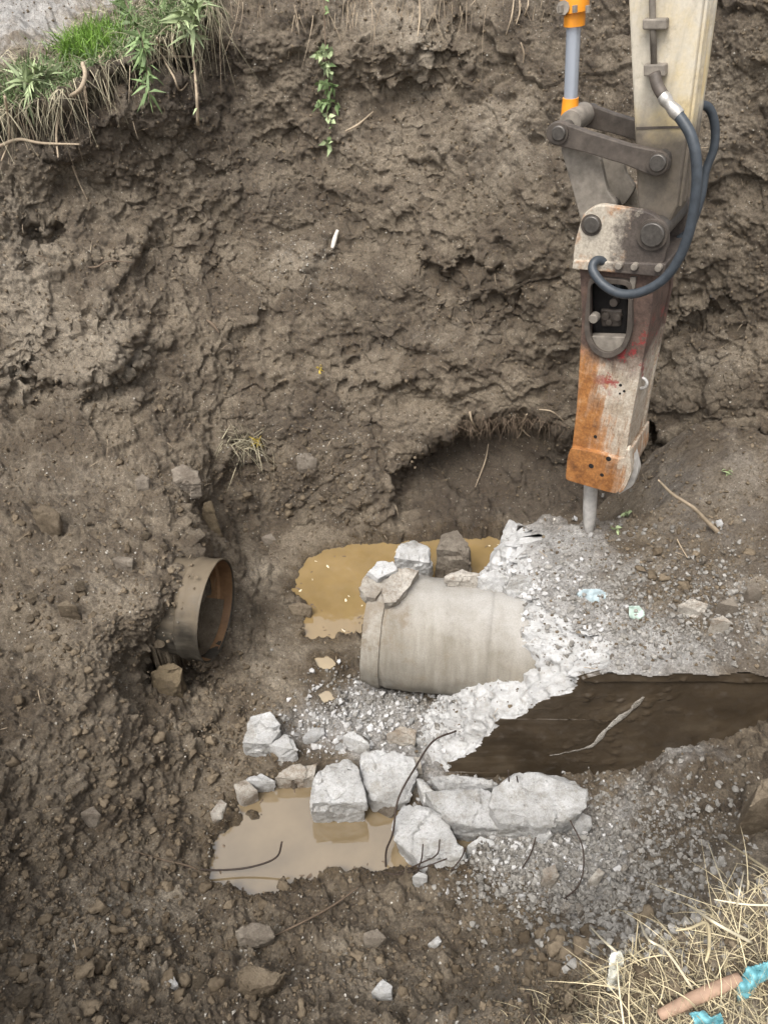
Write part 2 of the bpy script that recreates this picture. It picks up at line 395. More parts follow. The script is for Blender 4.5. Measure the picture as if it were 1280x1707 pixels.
def grid_normals(P):
    G = P.reshape(NV_, NU_, 3); a = np.gradient(G, axis=1); b = np.gradient(G, axis=0)
    n = np.cross(a, b).reshape(-1, 3); n /= np.linalg.norm(n, axis=1)[:, None] + 1e-9
    s = np.sign(np.sum(n * (CAM - P), 1)); return n * s[:, None]
N = grid_normals(P)
wall = sstep(930, 760, gv) * 1.0                                   # steep part of the pit
wall = wall * (1 - sstep(0, 1, 0 * gv))
left_mound = sstep(430, 300, gu) * sstep(720, 800, gv)
rough = 0.75 + 0.45 * (1 - wall)
patch = fbm(P, 0.9, 3, 40)
pw_ = P + 0.12 * np.stack([fbm(P, 0.4, 3, 221), fbm(P, 0.4, 3, 222), fbm(P, 0.4, 3, 223)], 1)
wS, iS = worley(pw_ * np.array([1, 1, 1.5]), 0.62, 41); wS2, iS2 = worley(pw_ * np.array([1, 1, 1.3]), 0.27, 42)
smoothp = sstep(-0.05, 0.22, fbm(P, 0.8, 3, 225)) * wall                     # scraped smooth patches
disp = (0.08 * (iS - 0.5) - 0.10 * (wS - 0.4)) * (0.3 + 0.7 * wall) + 0.05 * (iS2 - 0.5) * (0.5 + 0.5 * wall)
fg_ = sstep(1150, 1350, gv) + 0.7 * left_mound
wL, iL = worley(P, 0.19, 43); disp += 0.10 * np.clip(0.55 - wL, 0, 1) * np.clip(fg_, 0, 1) * np.clip(0.4 + 1.6 * fbm(P, 0.5, 2, 226), 0, 1)
det = 1 - 0.75 * smoothp
disp += 0.09 * fbm(P, 0.75, 3, 1) + 0.06 * billow(P, 0.30, 3, 5) * (0.6 + 0.4 * wall) * det
wn, _ = worley(P + 0.05 * np.stack([fbm(P, 0.2, 2, 21), fbm(P, 0.2, 2, 22), fbm(P, 0.2, 2, 23)], 1), 0.115, 3)
wm = np.clip(0.65 + 1.3 * fbm(P, 0.5, 2, 30), 0, 1.3)
disp += 0.115 * np.clip(0.52 - wn, 0, 1) * wm * rough * det
wn2, _ = worley(P, 0.042, 9)
disp += 0.055 * np.clip(0.5 - wn2, 0, 1) * np.clip(0.75 + 1.4 * fbm(P, 0.35, 2, 33), 0.05, 1.4) * (0.6 + 0.4 * (1 - wall)) * det
disp += 0.017 * fbm(P, 0.035, 3, 12, 0.7)
# drag marks of the bucket down the wall
st = fbm(np.stack([P[:, 0] * 1.0 + 0.25 * P[:, 2], 0.15 * P[:, 1], 0.16 * P[:, 2]], 1), 0.10, 3, 50)
disp += 0.020 * st * wall * np.clip(0.3 + 1.5 * patch + smoothp, 0, 1.3)
calm = np.exp(-((gu - 880) / 55) ** 2 - ((gv - 745) / 45) ** 2) + np.exp(-((gu - 260) / 60) ** 2 - ((gv - 1510) / 40) ** 2)
disp *= 1 - 0.75 * np.clip(calm, 0, 1)
calm2 = np.exp(-((gu - 470) / 60) ** 2 - ((gv - 1110) / 60) ** 2)
disp *= 1 - 0.5 * calm2
P = P + N * disp[:, None]

# the bore of the old steel pipe is empty
_c = at_z(np.array([362.]), np.array([1018.]), 0.56)[0]; _a = np.array([math.cos(math.radians(10)), -math.sin(math.radians(10)), 0.0])
_r = P - _c; _ax = _r @ _a; _rad = np.linalg.norm(_r - _ax[:, None] * _a, axis=1)
_in = (_ax > -0.40) & (_ax < 0.30) & (_rad < 0.345); P[_in, 2] = np.minimum(P[_in, 2], 0.56 - 0.37 + 0.02 * disp[_in])

# puddles: level water, the mud carved below it inside the shore line and kept above it outside
PUD = {
 'far':  (0.0, [(483, 985), (498, 962), (508, 934), (545, 917), (600, 909), (690, 903), (760, 899), (838, 897), (900, 950), (860, 1000), (700, 1010), (640, 1010), (612, 1030), (600, 1053), (560, 1066), (510, 1062), (507, 1032), (517, 1010)]),
 'near': (-0.02, [(343, 1445), (362, 1388), (392, 1374), (398, 1345), (440, 1316), (520, 1308), (620, 1335), (690, 1360), (780, 1385), (800, 1420), (760, 1465), (690, 1452), (640, 1452), (560, 1462), (500, 1475), (430, 1499), (388, 1484), (352, 1470)]),
 'tiny': (0.055, [(526, 1100), (545, 1096), (565, 1108), (548, 1116), (530, 1113)]),
 'tiny2': (0.055, [(530, 1158), (548, 1150), (558, 1166), (540, 1172)]),
}
PUDW = {}
jit = 0.045 * fbm(P, 0.16, 3, 60); wetA = np.zeros(len(P))
for k_, (zw, pg) in PUD.items():
    pg = np.array(pg, float); wp = at_z(pg[:, 0], pg[:, 1], zw)[:, :2]; PUDW[k_] = (zw, wp)
    sub = np.where((np.abs(P[:, 0] - wp[:, 0].mean()) < 1.6) & (np.abs(P[:, 1] - wp[:, 1].mean()) < 1.6) & (P[:, 2] < 1.0))[0]
    d = poly_sd(P[sub, 0], P[sub, 1], wp) + jit[sub] * (0.4 if 'tiny' in k_ else 1)
    wetA[sub] = np.maximum(wetA[sub], sstep(0.13, 0.01, d + 0.05 * fbm(P[sub], 0.08, 2, 63)))
    z = P[sub, 2].copy(); i_ = d < 0
    z[i_] = np.minimum(z[i_], zw - 0.012 - 0.5 * np.minimum(-d[i_], 0.2))
    lim = 0.06 if 'tiny' in k_ else 0.3
    o_ = (d >= 0) & (d < lim)
    f_ = 1 - d[o_] / lim
    tgt = zw + 0.006 + 0.28 * d[o_] + 0.02 * np.abs(fbm(P[sub][o_], 0.05, 2, 61))
    z[o_] = np.maximum(z[o_], tgt)
    P[sub, 2] = z
# mud bar standing out of the near puddle
bar = at_z(np.array([430.]), np.array([1357.]), 0.0)[0]; bar2 = at_z(np.array([385.]), np.array([1362.]), 0.0)[0]
for b_, rx, ry, am in ((bar, 0.17, 0.045, 0.075), (bar2, 0.08, 0.06, 0.07)):
    g_ = np.exp(-((P[:, 0] - b_[0]) / rx) ** 2 - ((P[:, 1] - b_[1]) / ry) ** 2) * am * (P[:, 2] < 0.3)
    P[:, 2] += g_ * (0.8 + 0.8 * fbm(P, 0.06, 2, 62))
idx = np.arange(NV_ * NU_).reshape(NV_, NU_)
F = np.stack([idx[:-1, :-1], idx[1:, :-1], idx[1:, 1:], idx[:-1, 1:]], -1).reshape(-1, 4)
# skirts: from the rim of the pit out to the horizon
ring = np.concatenate([idx[0, :-1], idx[:-1, -1], idx[-1, :0:-1], idx[:0:-1, 0]])[::6]
rp = P[ring]; c0 = np.array([0, 3.2, 0]); out = rp - c0; out[:, 2] = 0; ln = np.linalg.norm(out, axis=1)[:, None]; out /= ln
r1 = rp + out * 1.6; r1[:, 2] = np.maximum(rp[:, 2], 3.0)
r2 = rp + out * 12; r2[:, 2] = 3.3
r3 = c0 + out * 900; r3[:, 2] = 3.3
nb = len(P); nr = len(ring)
VV = np.vstack([P, r1, r2, r3])
FF = [F]
L0 = ring; L1 = nb + np.arange(nr)
nx = lambda a: np.roll(a, -1)
for a, b in ((L0, L1), (L1, L1 + nr), (L1 + nr, L1 + 2 * nr)):
    FF.append(np.stack([a, nx(a), nx(b), b], -1))
me = np_mesh('pit_ground', VV, np.vstack(FF))
def blob(u, v, ru, rv, ang=0):
    c, s_ = math.cos(math.radians(ang)), math.sin(math.radians(ang)); x = gu - u; y = gv - v
    return np.exp(-((x * c + y * s_) / ru) ** 2 - ((-x * s_ + y * c) / rv) ** 2)
rag = fbm(P, 0.22, 4, 70); rag2 = fbm(P, 0.06, 3, 75)
def mask(blobs, gain=1.6, ragged=0.9, cut=0.25):
    s_ = sum(a * blob(*b) for a, b in blobs); return np.clip((s_ + ragged * 0.5 * rag * np.minimum(s_ * 2, 1) + 0.25 * rag2 * np.minimum(s_ * 2, 1) - cut) * gain, 0, 1)
dust = mask([(1.0, (620, 1180, 90, 50)), (1.0, (700, 1260, 110, 60)), (0.7, (520, 1205, 70, 40)), (1.0, (860, 1430, 110, 60, 20)), (0.85, (990, 1440, 130, 70, 40)), (0.6, (1060, 1350, 110, 60, -20)), (0.45, (1020, 1530, 90, 60, 30)), (0.5, (1130, 1260, 110, 30)), (1.0, (20, 20, 120, 60)), (0.6, (200, -30, 150, 40))])
dust = dust * 0.8
tan_ = mask([(1.0, (640, 20, 90, 45)), (1.0, (700, 90, 25, 90)), (0.7, (850, 230, 90, 90)), (1.0, (180, 600, 70, 90)), (1.1, (40, 500, 80, 180)), (0.7, (500, 440, 60, 50)), (0.6, (1000, 330, 60, 120)), (0.6, (1200, 180, 60, 150)), (0.5, (1180, 600, 90, 60)),
             (0.9, (250, 1510, 70, 45)), (0.7, (470, 1110, 80, 70)), (0.5, (90, 800, 160, 40)), (0.5, (620, 240, 120, 60)), (0.55, (760, 560, 90, 40)), (0.5, (430, 960, 50, 60)), (0.9, (60, 30, 150, 80)), (0.5, (450, 1450, 250, 40)), (0.55, (150, 1560, 200, 110)), (0.55, (560, 1620, 300, 60)), (0.5, (150, 1000, 160, 120)), (0.45, (120, 1280, 120, 120))], 1.3) * 0.85
dark = mask([(1.0, (330, 130, 190, 90, -20)), (0.9, (60, 240, 160, 40, -10)), (0.7, (430, 300, 100, 90)), (0.6, (900, 30, 90, 60)), (0.8, (520, 700, 120, 70)), (0.8, (480, 840, 110, 40)), (1.7, (810, 800, 150, 90)), (1.4, (980, 800, 130, 50)), (0.6, (640, 480, 90, 60)), (0.6, (1150, 800, 90, 60)), (0.5, (330, 1270, 60, 70)),  # dark topsoil and patches; the two strongest blobs paint shade into the hollow
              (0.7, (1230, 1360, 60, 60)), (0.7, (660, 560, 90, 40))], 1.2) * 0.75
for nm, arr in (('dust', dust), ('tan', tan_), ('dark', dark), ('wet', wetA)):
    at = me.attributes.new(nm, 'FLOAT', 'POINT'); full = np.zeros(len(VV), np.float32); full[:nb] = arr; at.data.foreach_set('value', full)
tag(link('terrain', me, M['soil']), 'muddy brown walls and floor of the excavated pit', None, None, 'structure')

# survey raster: nearest earth surface seen along each bearing
RS = 2.5; RW, RH = int(1480 / RS), int(1907 / RS)
ZB = np.full((RH, RW), 1e9)
def splat(Q):
    u, v, t = project(Q); i = ((u + 100) / RS).astype(int); j = ((v + 100) / RS).astype(int)
    ok = (i >= 0) & (i < RW) & (j >= 0) & (j < RH) & (t > 0.2); np.minimum.at(ZB, (j[ok], i[ok]), t[ok])
def fill():
    for _ in range(6):
        hole = ZB > 1e8
        if not hole.any(): break
        Zp = np.pad(ZB, 1, constant_values=1e9)
        m = np.min([Zp[a:a + RH, b:b + RW] for a in range(3) for b in range(3)], axis=0); ZB[hole] = m[hole]
splat(P); fill()
def surf(u, v, lift=0.0):
    u = np.asarray(u, float); v = np.asarray(v, float)
    i = np.clip(((u + 100) / RS).astype(int), 0, RW - 1); j = np.clip(((v + 100) / RS).astype(int), 0, RH - 1)
    r = ray(u, v); return CAM + r * (ZB[j, i] - lift)[..., None]

def mk_water(name, key, label, col, grow=0.12):
    zw, wp = PUDW[key]; c = wp.mean(0); q = wp + (wp - c) / np.linalg.norm(wp - c, axis=1)[:, None] * grow
    k = MB(name + '_water')
    f = k.noise(3, 4, 0.6); cc = k.mix(k.ramp(f, [(0.35, 0.0), (0.7, 1.0)]), tuple(x * 0.85 for x in col), tuple(x * 1.12 for x in col))
    b = k.n('ShaderNodeTexNoise'); b.inputs['Scale'].default_value = 9; b.inputs['Detail'].default_value = 2; k.l(k.co, b.inputs['Vector'])
    k.bump(b.outputs['Fac'], 0.04, 0.02)
    m = k.fin(cc, 0.025, 1.0); k.b.inputs['IOR'].default_value = 1.75
    bm = bmesh.new(); vs = [bm.verts.new((x, y, zw)) for x, y in q]; f_ = bm.faces.new(vs); bmesh.ops.triangulate(bm, faces=[f_])
    o = bm_obj(name, bm, m, org=(c[0], c[1], zw)); tag(o, label, None, None, 'structure'); return o
mk_water('water', 'far', 'ochre muddy puddle behind the concrete pipe', (0.25, 0.172, 0.075))
mk_water('water', 'near', 'still beige puddle in front of the broken concrete', (0.19, 0.142, 0.082))
mk_water('water', 'tiny', 'tiny ochre pool on the mud floor nearer the large puddle', (0.33, 0.25, 0.14), 0.03)
mk_water('water', 'tiny2', 'tiny tan pool beside the pale rubble', (0.33, 0.26, 0.16), 0.03)

# ------------------------------------------------------------------ concrete encasement round the pipe, broken open
ZT = 0.90
def yfront(q): return 2.57 + 0.17 * q
def x_end(y, z):
    q = np.clip(z / ZT, -0.3, 1.1); qq = np.clip(q, 0, 1)
    edge = 0.28 + 0.92 * qq; ramp = 0.14 + 1.22 * qq ** 1.3; back = 0.60 + 0.36 * qq ** 2
    a = sstep(2.62, 2.86, y); b = sstep(2.88, 3.28, y)
    return (edge * (1 - a) + ramp * a) * (1 - b) + back * b
def k_fracture():
    k = MB('broken_concrete_face')
    a = k.noise(5, 6, 0.65); b = k.noise(24, 6, 0.75); f = k.noise(150, 5, 0.75)
    c = k.mix(k.ramp(a, [(0.3, 0.0), (0.6, 1.0)]), (0.36, 0.352, 0.338), (0.54, 0.536, 0.528))
    c = k.mix(k.math('MULTIPLY', k.ramp(b, [(0.5, 0.0), (0.7, 1.0)]), 0.55), c, (0.25, 0.215, 0.17))
    c = k.mix(0.5, c, k.ramp(f, [(0.3, 0.72), (0.7, 1.15)]), 'MULTIPLY')
    n = k.bump(b, 0.6, 0.03); k.bump(f, 0.5, 0.01, n); return k.fin(c, 0.95, 0.2)
def k_casing():
    k = MB('wet_concrete_casing')
    st = k.n('ShaderNodeMapping'); st.inputs['Scale'].default_value = (1.4, 1, 2.0); k.l(k.co, st.inputs[0])
    a = k.noise(2.2, 6, 0.6, st.outputs[0]); b = k.noise(16, 6, 0.7); f = k.noise(90, 4, 0.7)
    c = k.ramp(a, [(0.3, (0.036, 0.026, 0.016)), (0.55, (0.056, 0.041, 0.026)), (0.8, (0.095, 0.073, 0.048))])
    c = k.mix(k.math('MULTIPLY', k.ramp(b, [(0.58, 0.0), (0.7, 1.0)]), 0.6), c, (0.075, 0.058, 0.043))
    k.bump(b, 0.25, 0.015); return k.fin(c, k.ramp(b, [(0.4, 0.28), (0.65, 0.7)]), 0.5)
M['fracture'] = k_fracture(); M['casing'] = k_casing()
enc = tag(empty('concrete_encasement', (2.0, 3.25, 0)), 'massive dirt-covered concrete block with a freshly broken white end round the pipe', 'concrete block')
org = np.array([2.0, 3.25, 0.0])
ny, nz = 190, 150
qz = np.linspace(-0.15, 1, nz)
def yrow(q, s_): return yfront(q) * (1 - s_) + 3.95 * s_
SS, QQ = np.meshgrid(np.linspace(0, 1, ny), qz); YE = yrow(QQ, SS); ZE = QQ * ZT
XE = x_end(YE, ZE); E = np.stack([XE, YE, ZE], -1)
pe = E.reshape(-1, 3); pw = pe + 0.035 * np.stack([fbm(pe, 0.12, 2, 181), fbm(pe, 0.12, 2, 182), fbm(pe, 0.12, 2, 183)], 1)
nd = 0.10 * fbm(pe, 0.4, 3, 81) + 0.16 * facets(pw, 0.30, 31) + 0.05 * facets(pw, 0.12, 32) + 0.012 * facets(pe, 0.045, 33) + 0.016 * fbm(pe, 0.03, 3, 88, 0.7)
fade = (0.35 + 0.65 * sstep(0, 0.12, SS)).ravel(); nd = nd * (0.25 + 0.75 * sstep(1.0, 0.85, SS)).ravel()
E = (pe + nd[:, None] * np.stack([-0.66 - 0 * fade, -0.30 * (fade - 0.35), 0.62 * fade * sstep(1.0, 0.8, QQ.ravel())], 1)).reshape(E.shape)
def quads(a, b): i = np.arange(a * b).reshape(a, b); return np.stack([i[:-1, :-1], i[:-1, 1:], i[1:, 1:], i[1:, :-1]], -1).reshape(-1, 4)
fo = link('broken_face', np_mesh('broken_face', E.reshape(-1, 3) - org, quads(nz, ny)), M['fracture'], enc)
fo['label'] = 'jagged white broken concrete end'
nxg = 200; tx = np.linspace(0, 1, nxg) ** 1.3
FX = E[:, 0, 0][:, None] * (1 - tx) + 3.7 * tx; FZ = E[:, 0, 2][:, None] * (1 - tx) ** 6 + ZE[:, :1] * (1 - (1 - tx) ** 6); FY = E[:, 0, 1][:, None] * (1 - tx) ** 6 + YE[:, :1] * (1 - (1 - tx) ** 6)
pf = np.stack([FX, FY, FZ], -1).reshape(-1, 3); dn = 0.012 * fbm(pf, 0.3, 3, 91) + 0.012 * np.clip(billow(pf, 0.09, 2, 93) - 0.1, 0, 1) * (fbm(pf, 0.4, 2, 95) > 0.05)
FYd = FY - dn.reshape(FY.shape) * (tx > 0.001) - 0.022 * sstep(0.90, 0.925, QQ[:, :1]) * (tx > 0.01)
FR = np.stack([FX, FYd, FZ], -1)
top = np.stack([np.linspace(0, 1, 24)[:, None] * 0 + E[-1, :, 0][None] * (1 - np.linspace(0, 1, 24)[:, None]) + 3.7 * np.linspace(0, 1, 24)[:, None], np.repeat(E[-1, :, 1][None], 24, 0), np.repeat(E[-1, :, 2][None], 24, 0)], -1)
nF = FR.reshape(-1, 3)
cas = nF; fc = quads(nz, nxg)
link('top_face', np_mesh('top_face', top.reshape(-1, 3) - org, quads(24, ny)), M['fracture'], enc)
link('casing', np_mesh('casing', cas - org, fc), M['casing'], enc)['label'] = 'smooth wet dark brown concrete side'
# pale mineral streak on the dark side
def on_front(u, v):
    r = ray(np.array(u, float), np.array(v, float)); q = 0.5
    for _ in range(6):
        y = yfront(q); p = CAM + r * (y / r[1]); q = p[2] / ZT
    return p
bm = bmesh.new(); pts = spline([on_front(*a) + np.array([0, -0.012, 0]) for a in ((1072, 1160), (1045, 1186), (1012, 1212), (990, 1238), (965, 1248), (915, 1258))], 28)
pts = spline(pts, 60); pts[:, 2] += 0.012 * pnoise(pts * 14, 3) + 0.006 * pnoise(pts * 40, 4); tube(bm, pts, [0.008, 0.022, 0.014, 0.024, 0.018, 0.010, 0.022, 0.012, 0.014, 0.006, 0.007, 0.004, 0.003], 7)
for vtx in bm.verts: vtx.co.y = yfront(vtx.co.z / ZT) - 0.010 + (vtx.co.y - yfront(vtx.co.z / ZT) + 0.012) * 0.15
M['mineral'] = stone_mat('pale_mineral', (0.30, 0.27, 0.23), (0.48, 0.45, 0.40), amt=0.6)
bm_obj('mineral_streak', bm, M['mineral'], enc, org, smooth=True)['label'] = 'pale crooked mineral streak'

# soil and crushed concrete lying on the block and running back to the pit wall
nxc, nyc = 330, 260
XC, YC = np.meshgrid(np.linspace(0.55, 3.8, nxc), np.linspace(2.56, 4.75, nyc))
pc = np.stack([XC, YC, XC * 0], -1).reshape(-1, 3)
ot = np.argsort(E[-1, :, 1]); xe_top = np.interp(YC.ravel(), E[-1, ot, 1], E[-1, ot, 0]).reshape(XC.shape)
ins = np.minimum(XC - xe_top - 0.02 - 0.05 * fbm(pc, 0.15, 2, 101).reshape(XC.shape), (YC - 2.725) * 1.0 + 0.035 * fbm(pc, 0.2, 3, 100).reshape(XC.shape))
back = sstep(3.75, 4.5, YC)
zc = ZT + 0.05 - 0.10 * np.exp(-((XC - 1.42) / 0.25) ** 2 - ((YC - 3.85) / 0.25) ** 2) + 0.12 * sstep(1.6, 3.0, XC) + 0.22 * back * sstep(1.7, 2.6, XC) - 0.75 * sstep(4.02, 4.34, YC + 0.16 * fbm(pc, 0.25, 3, 150).reshape(XC.shape)) * (1 - sstep(1.5, 2.3, XC))
wc, _ = worley(pc, 0.10, 5); wc2, _ = worley(pc, 0.04, 6)
zc = zc + (0.05 * fbm(pc, 0.5, 3, 103) + 0.03 * billow(pc, 0.2, 3, 104) + 0.04 * (0.5 - wc) * np.clip(0.6 + fbm(pc, 0.4, 2, 105) * 1.3, 0, 1.3) + 0.02 * (0.5 - wc2) + 0.012 * fbm(pc, 0.035, 3, 106, 0.65)).reshape(XC.shape)
zc = np.where(YC < 3.97, np.maximum(zc, ZT + 0.012 + 0.02 * np.abs(fbm(pc, 0.04, 2, 107)).reshape(XC.shape)), zc); zlow = np.where(YC < 3.97, 0.908, -0.05); zc = zc * sstep(-0.02, 0.09, ins) + zlow * (1 - sstep(-0.02, 0.09, ins))
CP = np.stack([XC, YC, zc], -1).reshape(-1, 3)
qc = quads(nyc, nxc); mc = np_mesh('soil_cover', CP - org, qc[(ins.ravel() > -0.03)[qc].all(1)])
dC = np.clip(1.35 - (XC - xe_top) / 0.55 + 0.5 * fbm(pc, 0.25, 3, 108).reshape(XC.shape), 0, 1) * sstep(4.25, 3.7, YC)
dC = np.clip(dC * 0.95 + 0.22 * np.clip(fbm(pc, 0.4, 3, 109).reshape(XC.shape) + 0.35, 0, 1), 0, 0.9)
for nm, arr in (('dust', dC), ('tan', dC * 0), ('dark', 0.3 * back)):
    a_ = mc.attributes.new(nm, 'FLOAT', 'POINT'); a_.data.foreach_set('value', arr.ravel().astype(np.float32))
ob = link('soil_heap', mc, M['soil'], None, org); tag(ob, 'grey dusty soil and crushed concrete covering the block', None, None, 'structure')
splat(CP[ins.ravel() > 0]); splat(E.reshape(-1, 3))

# near bank in front of the camera
e0 = np.array([-0.02, 0.42]); e1 = np.array([2.9, 1.86]); ed = (e1 - e0) / np.linalg.norm(e1 - e0); inn = np.array([ed[1], -ed[0]])
SB, WB = np.meshgrid(np.linspace(-0.1, 3.4, 300), np.concatenate([np.linspace(-0.75, -0.12, 50), np.linspace(-0.115, 1.5, 200)]))
wq = WB + 0.10 * fbm(np.stack([SB.ravel(), SB.ravel() * 0, SB.ravel() * 0], 1), 0.4, 4, 230).reshape(SB.shape)
xb = e0[0] + ed[0] * SB + inn[0] * WB; yb = e0[1] + ed[1] * SB + inn[1] * WB
zb = 2.22 + 0.35 * np.clip(wq, 0, 2) - 3.0 * np.clip(-wq, 0, 1.5) - 0.9 * sstep(0.45, 0.0, SB)
pb = np.stack([xb, yb, zb], -1).reshape(-1, 3)
wb1, _ = worley(pb, 0.05, 15)
zb = zb + (0.05 * fbm(pb, 0.3, 3, 110) + 0.025 * billow(pb, 0.1, 3, 111) + 0.018 * (0.5 - wb1) + 0.008 * fbm(pb, 0.02, 3, 112)).reshape(zb.shape)
nb_ = (0.06 * fbm(pb, 0.25, 3, 210) + 0.03 * (0.5 - worley(pb, 0.07, 16)[0]) + 0.012 * fbm(pb, 0.03, 3, 212, 0.7)).reshape(zb.shape) * sstep(0.25, -0.1, wq)
BP = np.stack([xb - inn[0] * nb_, yb - inn[1] * nb_, zb], -1).reshape(-1, 3)
mb_ = np_mesh('near_bank', BP, quads(*SB.shape)[:, ::-1])
for nm, arr in (('dust', 0 * BP[:, 0]), ('tan', np.clip(0.3 + 0.8 * fbm(BP, 0.2, 3, 115), 0, 0.7)), ('dark', 0 * BP[:, 0])):
    a_ = mb_.attributes.new(nm, 'FLOAT', 'POINT'); a_.data.foreach_set('value', arr.astype(np.float32))
tag(link('bank', mb_, M['soil']), 'crumbling near edge of the pit', None, None, 'structure')
def splat_fine(G, k):
    for a in range(k):
        for b in range(k):
            fa, fb = a / k, b / k
            splat(((G[:-1, :-1] * (1 - fa) + G[1:, :-1] * fa) * (1 - fb) + (G[:-1, 1:] * (1 - fa) + G[1:, 1:] * fa) * fb).reshape(-1, 3))
splat_fine(BP.reshape(*SB.shape, 3), 5)
_m = (ins > 0); _G = np.where(_m[..., None], CP.reshape(nyc, nxc, 3), np.array([0, -50.0, 0])); splat_fine(_G[:, 60:], 2); splat_fine(E, 2); fill()
# ------------------------------------------------------------------ stones and broken concrete
def refine(bm, edge, iters=5):
    bmesh.ops.triangulate(bm, faces=bm.faces)
    for _ in range(iters):
        es = [e for e in bm.edges if e.calc_length() > edge]
        if not es: break
        bmesh.ops.subdivide_edges(bm, edges=es, cuts=1, use_grid_fill=False); bmesh.ops.triangulate(bm, faces=bm.faces)
def displace(bm, amp, scale, seed, fine=0.3, facet=False):
    bm.normal_update(); vs = list(bm.verts); Q = np.array([v.co[:] for v in vs]); Nn = np.array([v.normal[:] for v in vs])
    d = (amp * 0.75 * facets(Q, scale * 1.5, seed) if facet else amp * fbm(Q, scale, 3, seed)) + amp * fine * fbm(Q, scale * 0.22, 2, seed + 5)
    for v, q in zip(vs, Q + Nn * d[:, None]): v.co = q
def hull(pts):
    bm = bmesh.new()
    for p in pts: bm.verts.new(V3(p))
    r = bmesh.ops.convex_hull(bm, input=bm.verts)
    bmesh.ops.delete(bm, geom=list({g for g in r['geom_interior'] + r['geom_unused'] if isinstance(g, bmesh.types.BMVert)}), context='VERTS')
    return bm
def chunk(name, outline, h, label, cat='rubble', m='concrete', g=None, amp=0.026, edge=0.020, tilt=(0, 0), split=0.5, group=None, seed=None, sink=0.05):
    ol = np.array(outline, float); c = ol.mean(0); seed = seed or int(c[0] * 3 + c[1])
    if g is None:
        b = surf(np.array([c[0]]), np.array([ol[:, 1].max() - 2]))[0]; g = b[2]
    t = (ol[:, 1] - ol[:, 1].min()) / np.ptp(ol[:, 1]); rr = np.random.default_rng(seed)
    pts = []; base = at_z(np.array([c[0]]), np.array([c[1]]), g + h * 0.5)[0]
    for (u, v), tt in zip(ol, t):
        k = max(0.0, (tt - split) / (1 - split)); z = g + h * (1 - k ** 1.4) * rr.uniform(0.85, 1.1)
        p = at_z(np.array([u]), np.array([v]), z)[0]; z2 = z + tilt[0] * (p[0] - base[0]) + tilt[1] * (p[1] - base[1])
        p = at_z(np.array([u]), np.array([v]), z2)[0]; pts.append(p)
        if k > 0.05:
            pts.append([p[0] + (base[0] - p[0]) * 0.18, p[1] + 0.28 * h * k + (base[1] - p[1]) * 0.15, g + h * rr.uniform(0.8, 0.98)])
        pts.append([p[0] + (base[0] - p[0]) * 0.12, p[1] + (base[1] - p[1]) * 0.12, g - sink])
    bm = hull(pts); L = np.array([base[0], base[1], g])
    size = max(np.ptp(np.array(pts)[:, 0]), np.ptp(np.array(pts)[:, 1]))
    bmesh.ops.bevel(bm, geom=list(bm.edges), offset=0.014 * size, segments=1, affect='EDGES', profile=0.5, clamp_overlap=True)
    refine(bm, max(edge, size / 20)); displace(bm, amp * min(1, size / 0.25), 0.12, seed, 0.30, True)
    o = bm_obj(name, bm, M[m], org=L, sharp=32)
    return tag(o, label, cat, group)
